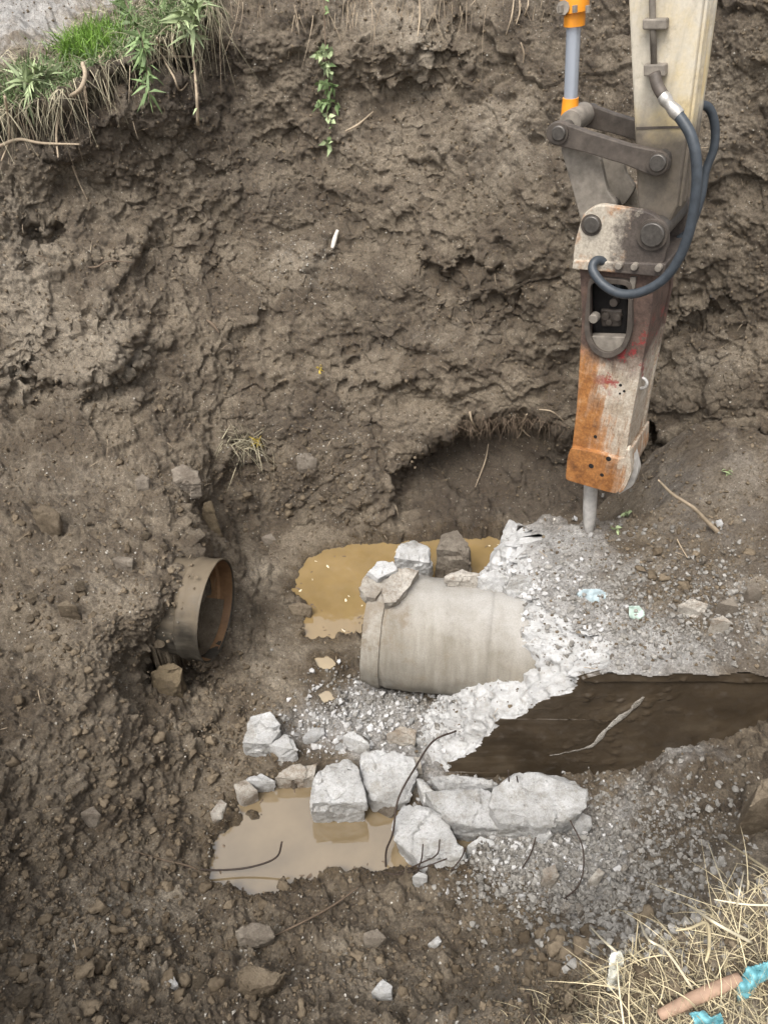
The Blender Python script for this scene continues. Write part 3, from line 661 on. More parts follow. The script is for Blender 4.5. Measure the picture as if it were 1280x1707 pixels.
CH = [
 ('concrete_chunk', [(525, 1290), (545, 1275), (580, 1267), (600, 1285), (612, 1338), (606, 1362), (562, 1371), (520, 1367), (519, 1340)], 0.30, 'large cube-like grey concrete lump standing at the edge of the beige puddle', 'concrete chunk', 'concrete', -0.03, dict(split=0.62)),
 ('concrete_chunk', [(600, 1256), (630, 1250), (690, 1262), (697, 1290), (677, 1345), (660, 1350), (620, 1335), (603, 1305)], 0.20, 'flat pale concrete slab leaning just beside the cube-like lump', 'concrete chunk', 'concrete', 0.0, dict(split=0.75)),
 ('concrete_chunk', [(620, 1338), (662, 1346), (655, 1362), (641, 1369)], 0.10, 'dark wet wedge under the flat slab at the waterline', 'concrete chunk', 'rock', -0.05, dict()),
 ('concrete_chunk', [(659, 1372), (672, 1344), (700, 1343), (742, 1363), (735, 1385), (757, 1396), (773, 1425), (765, 1455), (735, 1465), (710, 1455), (690, 1425), (658, 1397)], 0.17, 'broad flat white concrete slab with short rebar stubs beside the beige puddle', 'concrete chunk', 'concrete', 0.0, dict(split=0.8)),
 ('concrete_chunk', [(705, 1318), (730, 1322), (760, 1318), (815, 1315), (845, 1350), (840, 1385), (822, 1398), (790, 1381), (745, 1366), (722, 1350)], 0.22, 'long white concrete slab between the flat slab and the largest lump', 'concrete chunk', 'concrete', 0.02, dict(split=0.7)),
 ('concrete_chunk', [(822, 1312), (850, 1293), (880, 1286), (940, 1295), (978, 1318), (977, 1345), (940, 1372), (900, 1390), (870, 1393), (832, 1375), (815, 1345)], 0.30, 'largest rounded white concrete lump below the dark block side', 'concrete chunk', 'concrete', 0.03, dict(split=0.7)),
 ('concrete_chunk', [(778, 1410), (800, 1393), (822, 1402), (832, 1425), (815, 1435), (780, 1433)], 0.12, 'small domed white concrete lump below the long slab', 'concrete chunk', 'concrete', 0.0, dict()),
 ('concrete_chunk', [(793, 1466), (815, 1440), (835, 1432), (845, 1450), (845, 1466), (825, 1470)], 0.08, 'tan-stained concrete wedge at the puddle end of the gravel', 'concrete chunk', 'concrete_tan', 0.03, dict()),
 ('concrete_chunk', [(405, 1238), (418, 1195), (450, 1188), (470, 1218), (452, 1240), (432, 1262), (412, 1252)], 0.20, 'white-topped concrete lump with brown lower side, farthest from the block', 'concrete chunk', 'concrete', 0.04, dict(split=0.55)),
 ('concrete_chunk', [(447, 1242), (475, 1225), (490, 1232), (497, 1250), (488, 1273), (468, 1266)], 0.14, 'angular white concrete lump touching the brown-sided one', 'concrete chunk', 'concrete', 0.04, dict()),
 ('concrete_chunk', [(570, 1226), (590, 1217), (617, 1242), (610, 1256), (580, 1260)], 0.14, 'smooth white triangular concrete piece above the cube-like lump', 'concrete chunk', 'concrete', 0.05, dict()),
 ('concrete_chunk', [(644, 1222), (668, 1212), (693, 1218), (690, 1240), (652, 1246)], 0.12, 'beige rounded concrete piece near the tall bent rebar', 'concrete chunk', 'concrete_tan', 0.06, dict()),
 ('concrete_chunk', [(455, 1297), (488, 1276), (530, 1273), (524, 1298), (490, 1313)], 0.12, 'grey mud-smeared slab half over the puddle inlet', 'concrete chunk', 'concrete_tan', 0.0, dict()),
 ('concrete_chunk', [(412, 1300), (435, 1289), (458, 1302), (447, 1316), (425, 1312)], 0.08, 'small white stone at the puddle inlet beside the mud-smeared slab', 'concrete chunk', 'concrete', 0.03, dict()),
 ('concrete_chunk', [(390, 1308), (410, 1299), (430, 1318), (405, 1340), (395, 1328)], 0.10, 'small cream stone on the mud bar of the beige puddle', 'concrete chunk', 'concrete_tan', 0.02, dict()),
 ('concrete_chunk', [(350, 1355), (368, 1333), (378, 1340), (370, 1365), (355, 1373)], 0.07, 'upright cream pebble on the shore of the beige puddle', 'stone', 'concrete_tan', 0.03, dict()),
 ('concrete_chunk', [(505, 1230), (520, 1215), (540, 1214), (541, 1224), (522, 1236), (508, 1242)], 0.06, 'small split white chip above the mud-smeared slab', 'concrete chunk', 'concrete', 0.05, dict()),
 ('concrete_chunk', [(952, 1360), (965, 1352), (985, 1362), (988, 1378), (972, 1395), (955, 1388)], 0.10, 'small bright white lump on grey gravel past the largest lump', 'concrete chunk', 'concrete', None, dict()),
 ('concrete_chunk', [(695, 1298), (705, 1300), (728, 1340), (722, 1348), (706, 1338)], 0.12, 'thin upright white sliver between slabs', 'concrete chunk', 'concrete', 0.05, dict()),
 ('concrete_chunk', [(686, 1462), (698, 1453), (713, 1460), (712, 1476), (692, 1477)], 0.06, 'bluish grey stone at the tip of the broad flat slab', 'stone', 'concrete', None, dict()),
 ('concrete_chunk', [(672, 1266), (700, 1262), (705, 1290), (690, 1300), (676, 1290)], 0.12, 'rough grey rubble lump by the foot of the tall bent rebar', 'concrete chunk', 'concrete_tan', 0.04, dict()),
 ('concrete_chunk', [(720, 1298), (760, 1292), (800, 1300), (830, 1308), (800, 1330), (740, 1326)], 0.14, 'crumbly grey concrete ridge below the broken white end', 'concrete chunk', 'concrete', 0.03, dict()),
 ('concrete_chunk', [(833, 897), (852, 889), (879, 885), (888, 930), (872, 957), (838, 958)], 0.50, 'upright square white concrete post-like piece in the ochre puddle', 'concrete chunk', 'concrete', -0.02, dict(split=0.5, edge=0.03)),
 ('concrete_chunk', [(727, 915), (745, 898), (762, 897), (780, 925), (785, 950), (760, 962), (730, 960)], 0.44, 'pinkish brown pointed rock in the ochre puddle', 'rock', 'rock', -0.02, dict()),
 ('concrete_chunk', [(655, 930), (690, 912), (716, 938), (722, 960), (690, 968), (660, 962)], 0.42, 'white angular concrete lump behind the pipe in the ochre puddle', 'concrete chunk', 'concrete', 0.0, dict()),
 ('concrete_chunk', [(742, 962), (770, 950), (800, 958), (796, 976), (760, 980)], 0.10, 'pale dusty rubble lump on top of the pipe near the pointed rock', 'concrete chunk', 'concrete_tan', 0.78, dict(sink=0.1)),
 ('concrete_chunk', [(795, 962), (825, 948), (845, 962), (838, 985), (805, 984)], 0.10, 'pale rubble lump on top of the pipe beside the upright post', 'concrete chunk', 'concrete', 0.78, dict(sink=0.1)),
 ('concrete_chunk', [(838, 968), (868, 955), (890, 965), (885, 1000), (850, 1002)], 0.14, 'grey rubble lump wedged between pipe and broken block', 'concrete chunk', 'concrete', 0.76, dict(sink=0.1)),
 ('concrete_chunk', [(285, 782), (305, 774), (332, 785), (336, 812), (312, 818), (290, 803)], 0.16, 'brown boulder on the crest of the earth mound', 'rock', 'rock', None, dict()),
 ('concrete_chunk', [(225, 800), (238, 790), (250, 797), (248, 813), (230, 816)], 0.08, 'pale stone on the crest of the earth mound', 'rock', 'rock', None, dict()),
 ('concrete_chunk', [(492, 760), (512, 755), (529, 765), (526, 780), (500, 782)], 0.11, 'tan mossy stone lodged at the foot of the far wall', 'rock', 'rock', None, dict()),
 ('concrete_chunk', [(186, 932), (200, 926), (222, 930), (220, 945), (195, 949)], 0.08, 'grey stone on the mound above the steel pipe', 'rock', 'rock', None, dict()),
 ('concrete_chunk', [(340, 838), (352, 835), (372, 900), (375, 922), (345, 924), (332, 880)], 0.10, 'ochre clay slab exposed in the mound above the steel pipe mouth', 'rock', 'ochre', 0.35, dict(tilt=(0, 0.8))),
 ('concrete_chunk', [(250, 1120), (285, 1105), (304, 1115), (300, 1140), (283, 1172), (258, 1175)], 0.22, 'ochre stone under the steel pipe', 'rock', 'ochre', 0.10, dict(tilt=(0, 0.3))),
 ('concrete_chunk', [(48, 850), (75, 840), (100, 855), (98, 880), (70, 885)], 0.14, 'big dark clod on the mound at the picture edge', 'clod', 'clodbig', None, dict()),
 ('concrete_chunk', [(480, 1010), (500, 1003), (520, 1012), (515, 1026), (488, 1024)], 0.08, 'dark clod on the shore of the ochre puddle', 'clod', 'clodbig', None, dict()),
 ('concrete_chunk', [(390, 1552), (420, 1536), (450, 1545), (456, 1562), (425, 1580), (395, 1582)], 0.07, 'flat pale brown slab of mud below the beige puddle', 'clod', 'rock', None, dict()),
 ('concrete_chunk', [(394, 1620), (420, 1610), (476, 1622), (455, 1645), (420, 1668), (395, 1655)], 0.10, 'tilted flat brown clay slab in the churned foreground mud', 'clod', 'clodbig', None, dict()),
 ('concrete_chunk', [(276, 1640), (290, 1628), (297, 1643), (284, 1651)], 0.03, 'small bright white chip in the foreground mud beside the clay slab', 'stone', 'concrete', None, dict()),
 ('concrete_chunk', [(618, 1655), (638, 1632), (654, 1645), (655, 1668), (636, 1670)], 0.05, 'white pointed stone at the bottom of the foreground mud', 'stone', 'concrete', None, dict()),
 ('concrete_chunk', [(714, 1575), (730, 1562), (736, 1570), (724, 1582)], 0.03, 'small white chip in the mud below the broad flat slab', 'stone', 'concrete', None, dict()),
 ('concrete_chunk', [(604, 1556), (630, 1548), (645, 1565), (630, 1580), (608, 1575)], 0.06, 'pale grey-brown stone in the foreground mud', 'stone', 'rock', None, dict()),
 ('concrete_chunk', [(1130, 1008), (1155, 998), (1182, 1006), (1176, 1022), (1145, 1028)], 0.09, 'grey flat stone on the dusty block top, nearest the green scrap', 'rock', 'concrete_tan', None, dict()),
 ('concrete_chunk', [(1186, 1032), (1205, 1026), (1219, 1038), (1212, 1052), (1192, 1052)], 0.09, 'grey blocky stone on the block top in front of the flat stone', 'rock', 'concrete_tan', None, dict()),
 ('concrete_chunk', [(1198, 1005), (1222, 995), (1232, 1012), (1210, 1024)], 0.09, 'grey stone behind the blocky one on the block top', 'rock', 'rock', None, dict()),
 ('concrete_chunk', [(1246, 980), (1258, 970), (1270, 985), (1268, 1000), (1250, 998)], 0.09, 'tall grey stone on the block top near the picture edge', 'rock', 'rock', None, dict()),
 ('concrete_chunk', [(1193, 868), (1202, 865), (1206, 873), (1199, 880)], 0.04, 'round white pebble beside the stick on the soil heap', 'stone', 'concrete', None, dict()),
 ('concrete_chunk', [(1262, 1310), (1280, 1298), (1300, 1320), (1300, 1380), (1262, 1385), (1250, 1345)], 0.22, 'dark boulder half out of the picture on the gravel slope', 'rock', 'clodbig', None, dict()),
 ('concrete_chunk', [(905, 1450), (925, 1440), (932, 1460), (918, 1482), (903, 1475)], 0.09, 'grey lump in the gravel below the largest white lump', 'concrete chunk', 'concrete_tan', None, dict()),
 ('concrete_chunk', [(980, 1470), (998, 1448), (1008, 1455), (992, 1482)], 0.08, 'elongated grey lump tilted in the gravel slope', 'concrete chunk', 'concrete_tan', None, dict()),
 ('concrete_chunk', [(885, 1385), (915, 1378), (920, 1392), (900, 1412)], 0.08, 'grey wedge tucked under the edge of the largest white lump', 'concrete chunk', 'concrete', None, dict()),
 ('concrete_chunk', [(95, 1010), (112, 1000), (128, 1010), (120, 1026), (100, 1028)], 0.10, 'brown clod on the mound left of the steel pipe', 'clod', 'clodbig', None, dict()),
 ('concrete_chunk', [(436, 895), (452, 888), (460, 900), (448, 912)], 0.08, 'pale stone at the foot of the far wall beside the ochre puddle', 'rock', 'rock', None, dict()),
 ('concrete_chunk', [(135, 1355), (155, 1345), (168, 1358), (160, 1378), (138, 1378)], 0.08, 'brown stone in the left mud bank beside the gully', 'clod', 'rock', None, dict()),
]
for nm, ol, h, lab, cat, m, g, kw in CH:
    nm2 = {'rock': 'rock', 'stone': 'stone', 'clod': 'clod'}.get(cat, nm)
    chunk(nm2, ol, h, lab, cat, m, g, **kw)
# the brown side of one lump
# scattered pieces: loose stones one can pick out, and the fine stuff
def lump_mesh(seed, sub=1, sq=0.85):
    r = np.random.default_rng(seed); bm = bmesh.new()
    pts = r.normal(size=(15 if sub == 1 else 9, 3)); pts /= np.linalg.norm(pts, axis=1)[:, None]; pts *= r.uniform(0.75, 1.05, (len(pts), 1)); pts[:, 2] *= sq
    bm.free(); bm = hull(pts)
    return bm
LUMPS = []
for s_ in range(14):
    bm = lump_mesh(100 + s_); bmesh.ops.triangulate(bm, faces=bm.faces); bm.verts.index_update()
    LUMPS.append((np.array([v.co[:] for v in bm.verts]), np.array([[v.index for v in f.verts] for f in bm.faces]))); bm.free()
HLUMPS = []
for s_ in range(10):
    bm = lump_mesh(140 + s_); refine(bm, 0.42, 3); displace(bm, 0.32, 0.8, 150 + s_, 0.55); bm.verts.index_update()
    HLUMPS.append((np.array([v.co[:] for v in bm.verts]), np.array([[v.index for v in f.verts] for f in bm.faces]))); bm.free()
def scatter(name, n, sizes, m, label, regions, seed, cat=None, z_in=0.25, minz=None, vis=True, soft=False, lumps=None):
    """one object of small lumps; regions: list of (weight, u, v, ru, rv) placed on the earth"""
    r = np.random.default_rng(seed); wt = np.array([q[0] for q in regions], float); wt /= wt.sum()
    k = r.choice(len(regions), n, p=wt); R_ = np.array([q[1:5] for q in regions], float)[k]
    a = r.normal(size=(n, 2)) if vis else r.uniform(-1, 1, (n, 2)); flat = np.array([len(q) > 5 for q in regions])[k]
    a[flat] = r.uniform(-1, 1, (flat.sum(), 2))
    u = R_[:, 0] + a[:, 0] * R_[:, 2]; v = R_[:, 1] + a[:, 1] * R_[:, 3]
    ok = (u > -60) & (u < 1340) & (v > -40) & (v < 1760); u, v = u[ok], v[ok]
    Q = surf(u, v); n = len(Q)
    keep = np.ones(n, bool)
    for zw, wp in PUDW.values():
        keep &= ~((poly_sd(Q[:, 0], Q[:, 1], wp) < 0.02) & (Q[:, 2] < zw + 0.03))
    Q = Q[keep]; n = len(Q)
    sz = sizes[0] * (sizes[1] / sizes[0]) ** (r.power(0.55, n) if len(sizes) < 3 else r.power(sizes[2], n))
    VV_, FF_, off = [], [], 0
    for i in range(n):
        lv, lf = (lumps or LUMPS)[r.integers(len(lumps or LUMPS))]; s3 = sz[i] * r.uniform(0.7, 1.2, 3) * 0.5
        ang = r.uniform(0, 6.28); c, s_ = math.cos(ang), math.sin(ang); t2 = r.uniform(-0.5, 0.5); c2, s2 = math.cos(t2), math.sin(t2)
        q = lv * s3; q = np.stack([q[:, 0] * c - q[:, 1] * s_, q[:, 0] * s_ + q[:, 1] * c, q[:, 2]], 1); q = np.stack([q[:, 0], q[:, 1] * c2 - q[:, 2] * s2, q[:, 1] * s2 + q[:, 2] * c2], 1)
        VV_.append(q + Q[i] + np.array([0, 0, sz[i] * z_in * 0.5])); FF_.append(lf + off); off += len(lv)
    o = link(name, np_mesh(name, np.vstack(VV_), np.vstack(FF_), soft), m)
    return tag(o, label, cat or 'gravel', None, 'stuff')
ALL = (6, 640, 1000, 700, 720, 1)
scatter('mud_crumbs', 14000, (0.008, 0.034, 0.4), M['clod'], 'dark crumbs and small clods of mud all over the pit', [(3, 640, 1230, 700, 520, 1), (2, 150, 1050, 150, 250), (2, 150, 1500, 160, 120), (2, 600, 1610, 350, 70), (1.5, 520, 820, 120, 60), (2, 1150, 950, 120, 80), (1.5, 400, 1240, 60, 90)], 1, 'mud')
scatter('clods', 650, (0.03, 0.10, 0.5), M['clod'], 'fist-sized and smaller clods strewn over the churned mud', [(3, 150, 1100, 120, 220), (3, 160, 1500, 150, 120), (3, 560, 1610, 320, 65), (1, 480, 820, 90, 50), (1, 1150, 940, 90, 70), (1.5, 350, 1250, 50, 90), (1, 900, 1580, 80, 40)], 21, 'mud', soft=True, lumps=HLUMPS, z_in=0.05)
scatter('bank_crumbs', 2600, (0.004, 0.022, 0.5), M['clod'], 'crumbs of soil on the near bank', [(1, 1080, 1640, 150, 60), (1, 930, 1660, 90, 40)], 22, 'mud', soft=True)
scatter('wall_crumbs', 6000, (0.010, 0.04, 0.5), M['clod'], 'fine crumbs of soil sticking to the pit walls', [(1, 640, 420, 700, 420, 1)], 2, 'mud', soft=True)
scatter('grit', 2600, (0.007, 0.022, 0.5), M['pebble'], 'tiny pale grit scattered over the mud', [(3, 640, 900, 700, 830, 1), (2, 150, 950, 160, 150), (2, 400, 1560, 300, 90), (1, 560, 740, 60, 60), (1, 500, 430, 40, 40)], 3)
scatter('grey_gravel', 9000, (0.010, 0.05, 0.45), M['grey_gravel'], 'grey crushed concrete gravel sloping beside the white lumps', [(4, 980, 1440, 110, 70), (2, 880, 1440, 60, 40), (1.6, 1080, 1370, 90, 60), (1, 1000, 1520, 70, 40), (1.2, 620, 1180, 60, 40), (1.6, 1010, 980, 70, 60), (1.2, 1130, 1040, 90, 50), (0.8, 1200, 1010, 60, 60)], 4)
scatter('white_rubble', 2600, (0.010, 0.06, 0.45), M['white_gravel'], 'white crushed concrete chips round the broken block', [(2.5, 640, 1185, 60, 40), (1.6, 570, 1200, 50, 30), (2, 870, 1430, 60, 35), (3.2, 810, 972, 45, 12), (1.2, 870, 985, 30, 25), (0.5, 960, 1000, 40, 50), (1, 960, 1400, 60, 40), (0.8, 740, 1310, 60, 20), (0.6, 520, 1225, 40, 20)], 5)
# loose stones, each an object
STM = []
for s_ in range(8):
    bm = lump_mesh(300 + s_, 2, 0.7); bmesh.ops.bevel(bm, geom=list(bm.edges), offset=0.10, segments=1, affect='EDGES', profile=0.5, clamp_overlap=True)
    refine(bm, 0.45, 3); displace(bm, 0.10, 0.7, 300 + s_, 0.5)
    bmesh.ops.recalc_face_normals(bm, faces=bm.faces)
    m_ = {}
    for key in ('rock', 'clodbig', 'concrete', 'concrete_tan'):
        me_ = bpy.data.meshes.new('loose_stone'); bm.to_mesh(me_); me_.polygons.foreach_set('use_smooth', np.ones(len(me_.polygons), bool)); me_.set_sharp_from_angle(angle=math.radians(34)); me_.materials.append(M[key]); m_[key] = me_
    STM.append(m_); bm.free()
ZONES = [
 ('clod', 'clodbig', 26, (0.05, 0.12), 'brown clod on the mound round the steel pipe', 'clod', 'clods on the mound', (30, 330, 820, 1280)),
 ('clod', 'clodbig', 26, (0.05, 0.11), 'brown clod in the mud below the beige puddle', 'clod', 'clods in the foreground mud', (20, 820, 1510, 1690)),
 ('clod', 'clodbig', 16, (0.04, 0.10), 'dark clod at the foot of the far wall', 'clod', 'clods under the far wall', (380, 640, 700, 880)),
 ('stone', 'rock', 20, (0.04, 0.09), 'small brown-grey stone on the soil covering the block', 'stone', 'stones on the soil heap', (1010, 1270, 860, 1100)),
 ('stone', 'concrete_tan', 20, (0.04, 0.10), 'grey stone in the gravel slope past the white lumps', 'stone', 'stones in the gravel slope', (860, 1120, 1390, 1540)),
 ('stone', 'concrete', 18, (0.035, 0.09), 'white chip between pipe and beige puddle', 'stone', 'white chips by the pipe', (540, 700, 1155, 1250)),
 ('stone', 'rock', 12, (0.03, 0.06), 'pale little stone stuck in the pit wall', 'stone', 'stones in the pit wall', (60, 1240, 250, 680)),
]
rz = np.random.default_rng(77)
def ordinal(i):
    w_ = 'first second third fourth fifth sixth seventh eighth ninth tenth eleventh twelfth thirteenth fourteenth fifteenth sixteenth seventeenth eighteenth nineteenth twentieth'.split()
    t_ = {2: 'twenty', 3: 'thirty', 4: 'forty'}
    if i < 20: return w_[i]
    n_ = i + 1; return (t_[n_ // 10] + '-' + w_[n_ % 10 - 1]) if n_ % 10 else t_[n_ // 10][:-1] + 'ieth'
for nm, mk, n, (s0, s1), lab, cat, grp, (u0, u1, v0, v1) in ZONES:
    spots = sorted((rz.uniform(u0, u1), rz.uniform(v0, v1)) for i in range(n)); cnt = 0
    for u, v in spots:
        q = surf(np.array([u]), np.array([v]))[0]
        if any(poly_sd(np.array([q[0]]), np.array([q[1]]), wp)[0] < 0.03 and q[2] < zw + 0.05 for zw, wp in PUDW.values()): continue
        o = bpy.data.objects.new(nm, STM[rz.integers(8)][mk]); COL.objects.link(o)
        s_ = (s0 * (s1 / s0) ** rz.power(0.6)) * 0.5
        o.location = (q[0], q[1], q[2] + 0.25 * s_); o.scale = tuple(s_ * rz.uniform(0.75, 1.25, 3)); o.rotation_euler = (rz.uniform(-.4, .4), rz.uniform(-.4, .4), rz.uniform(0, 6.28))
        tag(o, lab + ', ' + ordinal(cnt) + ' from left', cat, grp); cnt += 1

# ------------------------------------------------------------------ the two pipes
def lathe_x(prof, c, yaw, n=72, wob=0.0, tilt=0.0, seed=0):
    """closed profile (x, r) turned round the local x axis, then yawed"""
    bm = bmesh.new(); rows = []
    R3 = Matrix.Rotation(yaw, 3, 'Z') @ Matrix.Rotation(tilt, 3, 'Y')
    for x, r in prof:
        ring_ = []
        for k in range(n):
            a = 2 * math.pi * k / n
            p = Vector((x, r * math.cos(a), r * math.sin(a))); ring_.append(p)
        rows.append(ring_)
    Q = np.array([[q[:] for q in r] for r in rows]).reshape(-1, 3)
    if wob: Q = Q + (fbm(Q, 0.25, 3, seed) * wob)[:, None] * np.array([0.3, 1, 1])
    vs = [bm.verts.new(R3 @ Vector(q) + Vector(c)) for q in Q]; m = len(prof)
    for i in range(m):
        j = (i + 1) % m
        for k in range(n): bm.faces.new((vs[i * n + k], vs[i * n + (k + 1) % n], vs[j * n + (k + 1) % n], vs[j * n + k]))
    return bm
def k_pipe():
    k = MB('old_concrete_pipe')
    mp = k.n('ShaderNodeMapping'); mp.inputs['Scale'].default_value = (7, 1.2, 1.2); k.l(k.co, mp.inputs[0])
    a = k.noise(1.6, 6, 0.6, mp.outputs[0]); b = k.noise(8, 6, 0.65); f = k.noise(120, 4, 0.7)
    c = k.ramp(a, [(0.3, (0.175, 0.155, 0.122)), (0.55, (0.25, 0.228, 0.19)), (0.75, (0.33, 0.31, 0.275))])
    c = k.mix(k.math('MULTIPLY', k.ramp(b, [(0.52, 0.0), (0.68, 1.0)]), 0.55), c, (0.20, 0.165, 0.12))
    mud = k.ramp(k.math('ADD', k.dot((-0.9, 0.1, 0.35)), k.math('MULTIPLY', k.math('SUBTRACT', k.noise(5, 6, 0.75), 0.5), 1.3)), [(0.52, 0.0), (0.68, 0.85)])
    c = k.mix(mud, c, (0.17, 0.135, 0.095))
    dust = k.ramp(k.math('ADD', k.dot((0.25, 0.25, 1.0)), k.math('MULTIPLY', k.math('SUBTRACT', b, 0.5), 0.5)), [(0.55, 0.0), (0.85, 0.9)])
    c = k.mix(dust, c, (0.36, 0.345, 0.32)); c = k.mix(0.7, c, k.ramp(f, [(0.3, 0.75), (0.7, 1.15)]), 'MULTIPLY')
    n1 = k.bump(b, 0.12, 0.02); k.bump(f, 0.25, 0.006, n1); return k.fin(c, 0.72, 0.35)
M['pipe'] = k_pipe()
PC = np.array([0.02, 3.44, 0.42]); pc_yaw = math.radians(-9)
pr = []
for x in np.linspace(-0.12, 0.0, 8): pr.append((x, 0.378 + 0.022 * sstep(-0.12, -0.04, x)))
pr += [(0.005, 0.386), (0.02, 0.384)] + [(x, 0.392) for x in np.linspace(0.03, 0.68, 26)] + [(0.69, 0.384), (0.70, 0.380)] + [(x, 0.382) for x in np.linspace(0.72, 1.7, 20)]
pr += [(1.7, 0.31), (0.8, 0.31), (0.3, 0.31), (-0.10, 0.315), (-0.12, 0.33)]
cpi = tag(empty('concrete_pipe', (PC[0] + 0.4, PC[1], 0.04)), 'thick tan concrete drain pipe sticking out of the broken block', 'pipe')
bm = lathe_x(pr, PC, pc_yaw, 96, 0.012, 0, 120); bm_obj('barrel', bm, M['pipe'], cpi, cpi.location, smooth=True, sharp=50)
# broken socket pieces still clinging to the pipe
SH = [([(600, 985), (612, 960), (636, 942), (655, 950), (640, 985), (626, 1003), (610, 1000)], 0.80, 'curved pinkish shard of the pipe socket', 'concrete_tan'),
      ([(612, 958), (630, 940), (655, 940), (662, 955), (630, 970)], 0.86, 'white shard of the pipe socket', 'concrete'),
      ([(636, 985), (660, 952), (698, 955), (680, 985), (660, 1008), (640, 1010)], 0.83, 'mud-caked rim of the pipe socket', 'concrete_tan')]
for ol, zc_, lab, m in SH:
    ol = np.array(ol, float); pts = []
    for u, v in ol:
        for dz in (0.05, -0.07): pts.append(at_z(np.array([u]), np.array([v]), zc_)[0] + np.array([0, 0.02 * np.sign(-dz), dz]))
    bm = hull(pts); refine(bm, 0.03); displace(bm, 0.014, 0.08, int(ol[0, 0]), 0.5)
    bm_obj('socket_shard', bm, M[m], cpi, cpi.location, sharp=35)['label'] = lab
# steel pipe
def k_steel():
    k = MB('muddy_steel'); a = k.noise(5, 6, 0.65); f = k.noise(60, 5, 0.7)
    mp = k.n('ShaderNodeMapping'); mp.inputs['Scale'].default_value = (1, 5, 5); k.l(k.co, mp.inputs[0]); s_ = k.noise(4, 4, 0.6, mp.outputs[0])
    c = k.ramp(s_, [(0.3, (0.025, 0.021, 0.016)), (0.55, (0.05, 0.043, 0.033)), (0.75, (0.10, 0.088, 0.068))])
    c = k.mix(k.ramp(k.math('ADD', k.math('MULTIPLY', k.dot((0, 0, 1.0)), 1.3), k.math('MULTIPLY', a, 0.5)), [(0.72, 0.0), (1.05, 0.9)]), c, (0.15, 0.118, 0.08))
    k.bump(f, 0.25, 0.008); return k.fin(c, k.ramp(a, [(0.4, 0.55), (0.65, 0.9)]), 0.3, 0.0)
def k_rustin():
    k = MB('rusty_inner'); a = k.noise(5, 6, 0.65); f = k.noise(50, 5, 0.7)
    c = k.ramp(a, [(0.3, (0.13, 0.068, 0.032)), (0.55, (0.24, 0.135, 0.065)), (0.75, (0.32, 0.21, 0.115))])
    c = k.mix(0.5, c, k.ramp(f, [(0.3, 0.7), (0.7, 1.2)]), 'MULTIPLY'); k.bump(f, 0.2, 0.006); return k.fin(c, 0.55, 0.4)
M['steel'] = k_steel(); M['rustin'] = k_rustin()
SPC = at_z(np.array([362.]), np.array([1018.]), 0.56)[0]; sy = math.radians(-10); rR = 0.352
spi = tag(empty('steel_pipe', (SPC[0] - 0.3, SPC[1], 0.3)), 'rusty steel pipe end with open flared mouth jutting from the mud mound', 'pipe')
st_ = math.radians(0.5)
body = [(x, rR - 0.02) for x in np.linspace(-0.75, -0.17, 16)] + [(-0.165, rR - 0.004), (-0.15, rR), (-0.12, rR), (-0.11, rR - 0.006), (-0.05, rR - 0.004), (-0.02, rR + 0.002), (-0.004, rR + 0.006), (0.0, rR + 0.002), (-0.002, rR - 0.004), (-0.02, rR - 0.008), (-0.17, rR - 0.018), (-0.75, rR - 0.03)]
bm = lathe_x(body, SPC, sy, 96, 0.006, st_, 130); bm_obj('shell', bm, M['steel'], spi, spi.location, smooth=True, sharp=60)
inn_ = [(-0.012, rR - 0.010), (-0.10, rR - 0.016), (-0.115, rR - 0.032), (-0.4, rR - 0.036), (-0.75, rR - 0.036), (-0.75, rR - 0.033), (-0.16, rR - 0.024), (-0.02, rR - 0.009)]
bm = lathe_x(inn_, SPC, sy, 96, 0.004, st_, 131); bm_obj('liner', bm, M['rustin'], spi, spi.location, smooth=True, sharp=40)['label'] = 'rust brown inner lining with a ring seam'
# silt lying inside the pipe
bm = bmesh.new(); R3 = Matrix.Rotation(sy, 3, 'Z') @ Matrix.Rotation(st_, 3, 'Y'); grid_ = []
for i in range(24):
    row = []
    for j in range(13):
        x = -0.06 - 0.66 * i / 23; a = math.radians(-90 + (j - 6) * 9); rr_ = rR - 0.04
        p = Vector((x, rr_ * math.cos(a), rr_ * math.sin(a)))
        lift = max(0, 0.025 + 0.03 * math.sin(x * 9) - 0.02 * abs(j - 6) ** 1.2 * 0.5) * min(1, i / 3 + 0.1); p.z += lift * (1 if 0 < j < 12 else 0)
        row.append(bm.verts.new(R3 @ p + V3(SPC)))
    grid_.append(row)
for i in range(23):
    for j in range(12): bm.faces.new((grid_[i][j], grid_[i + 1][j], grid_[i + 1][j + 1], grid_[i][j + 1]))
bm_obj('silt', bm, M['clodbig'], spi, spi.location, smooth=True)
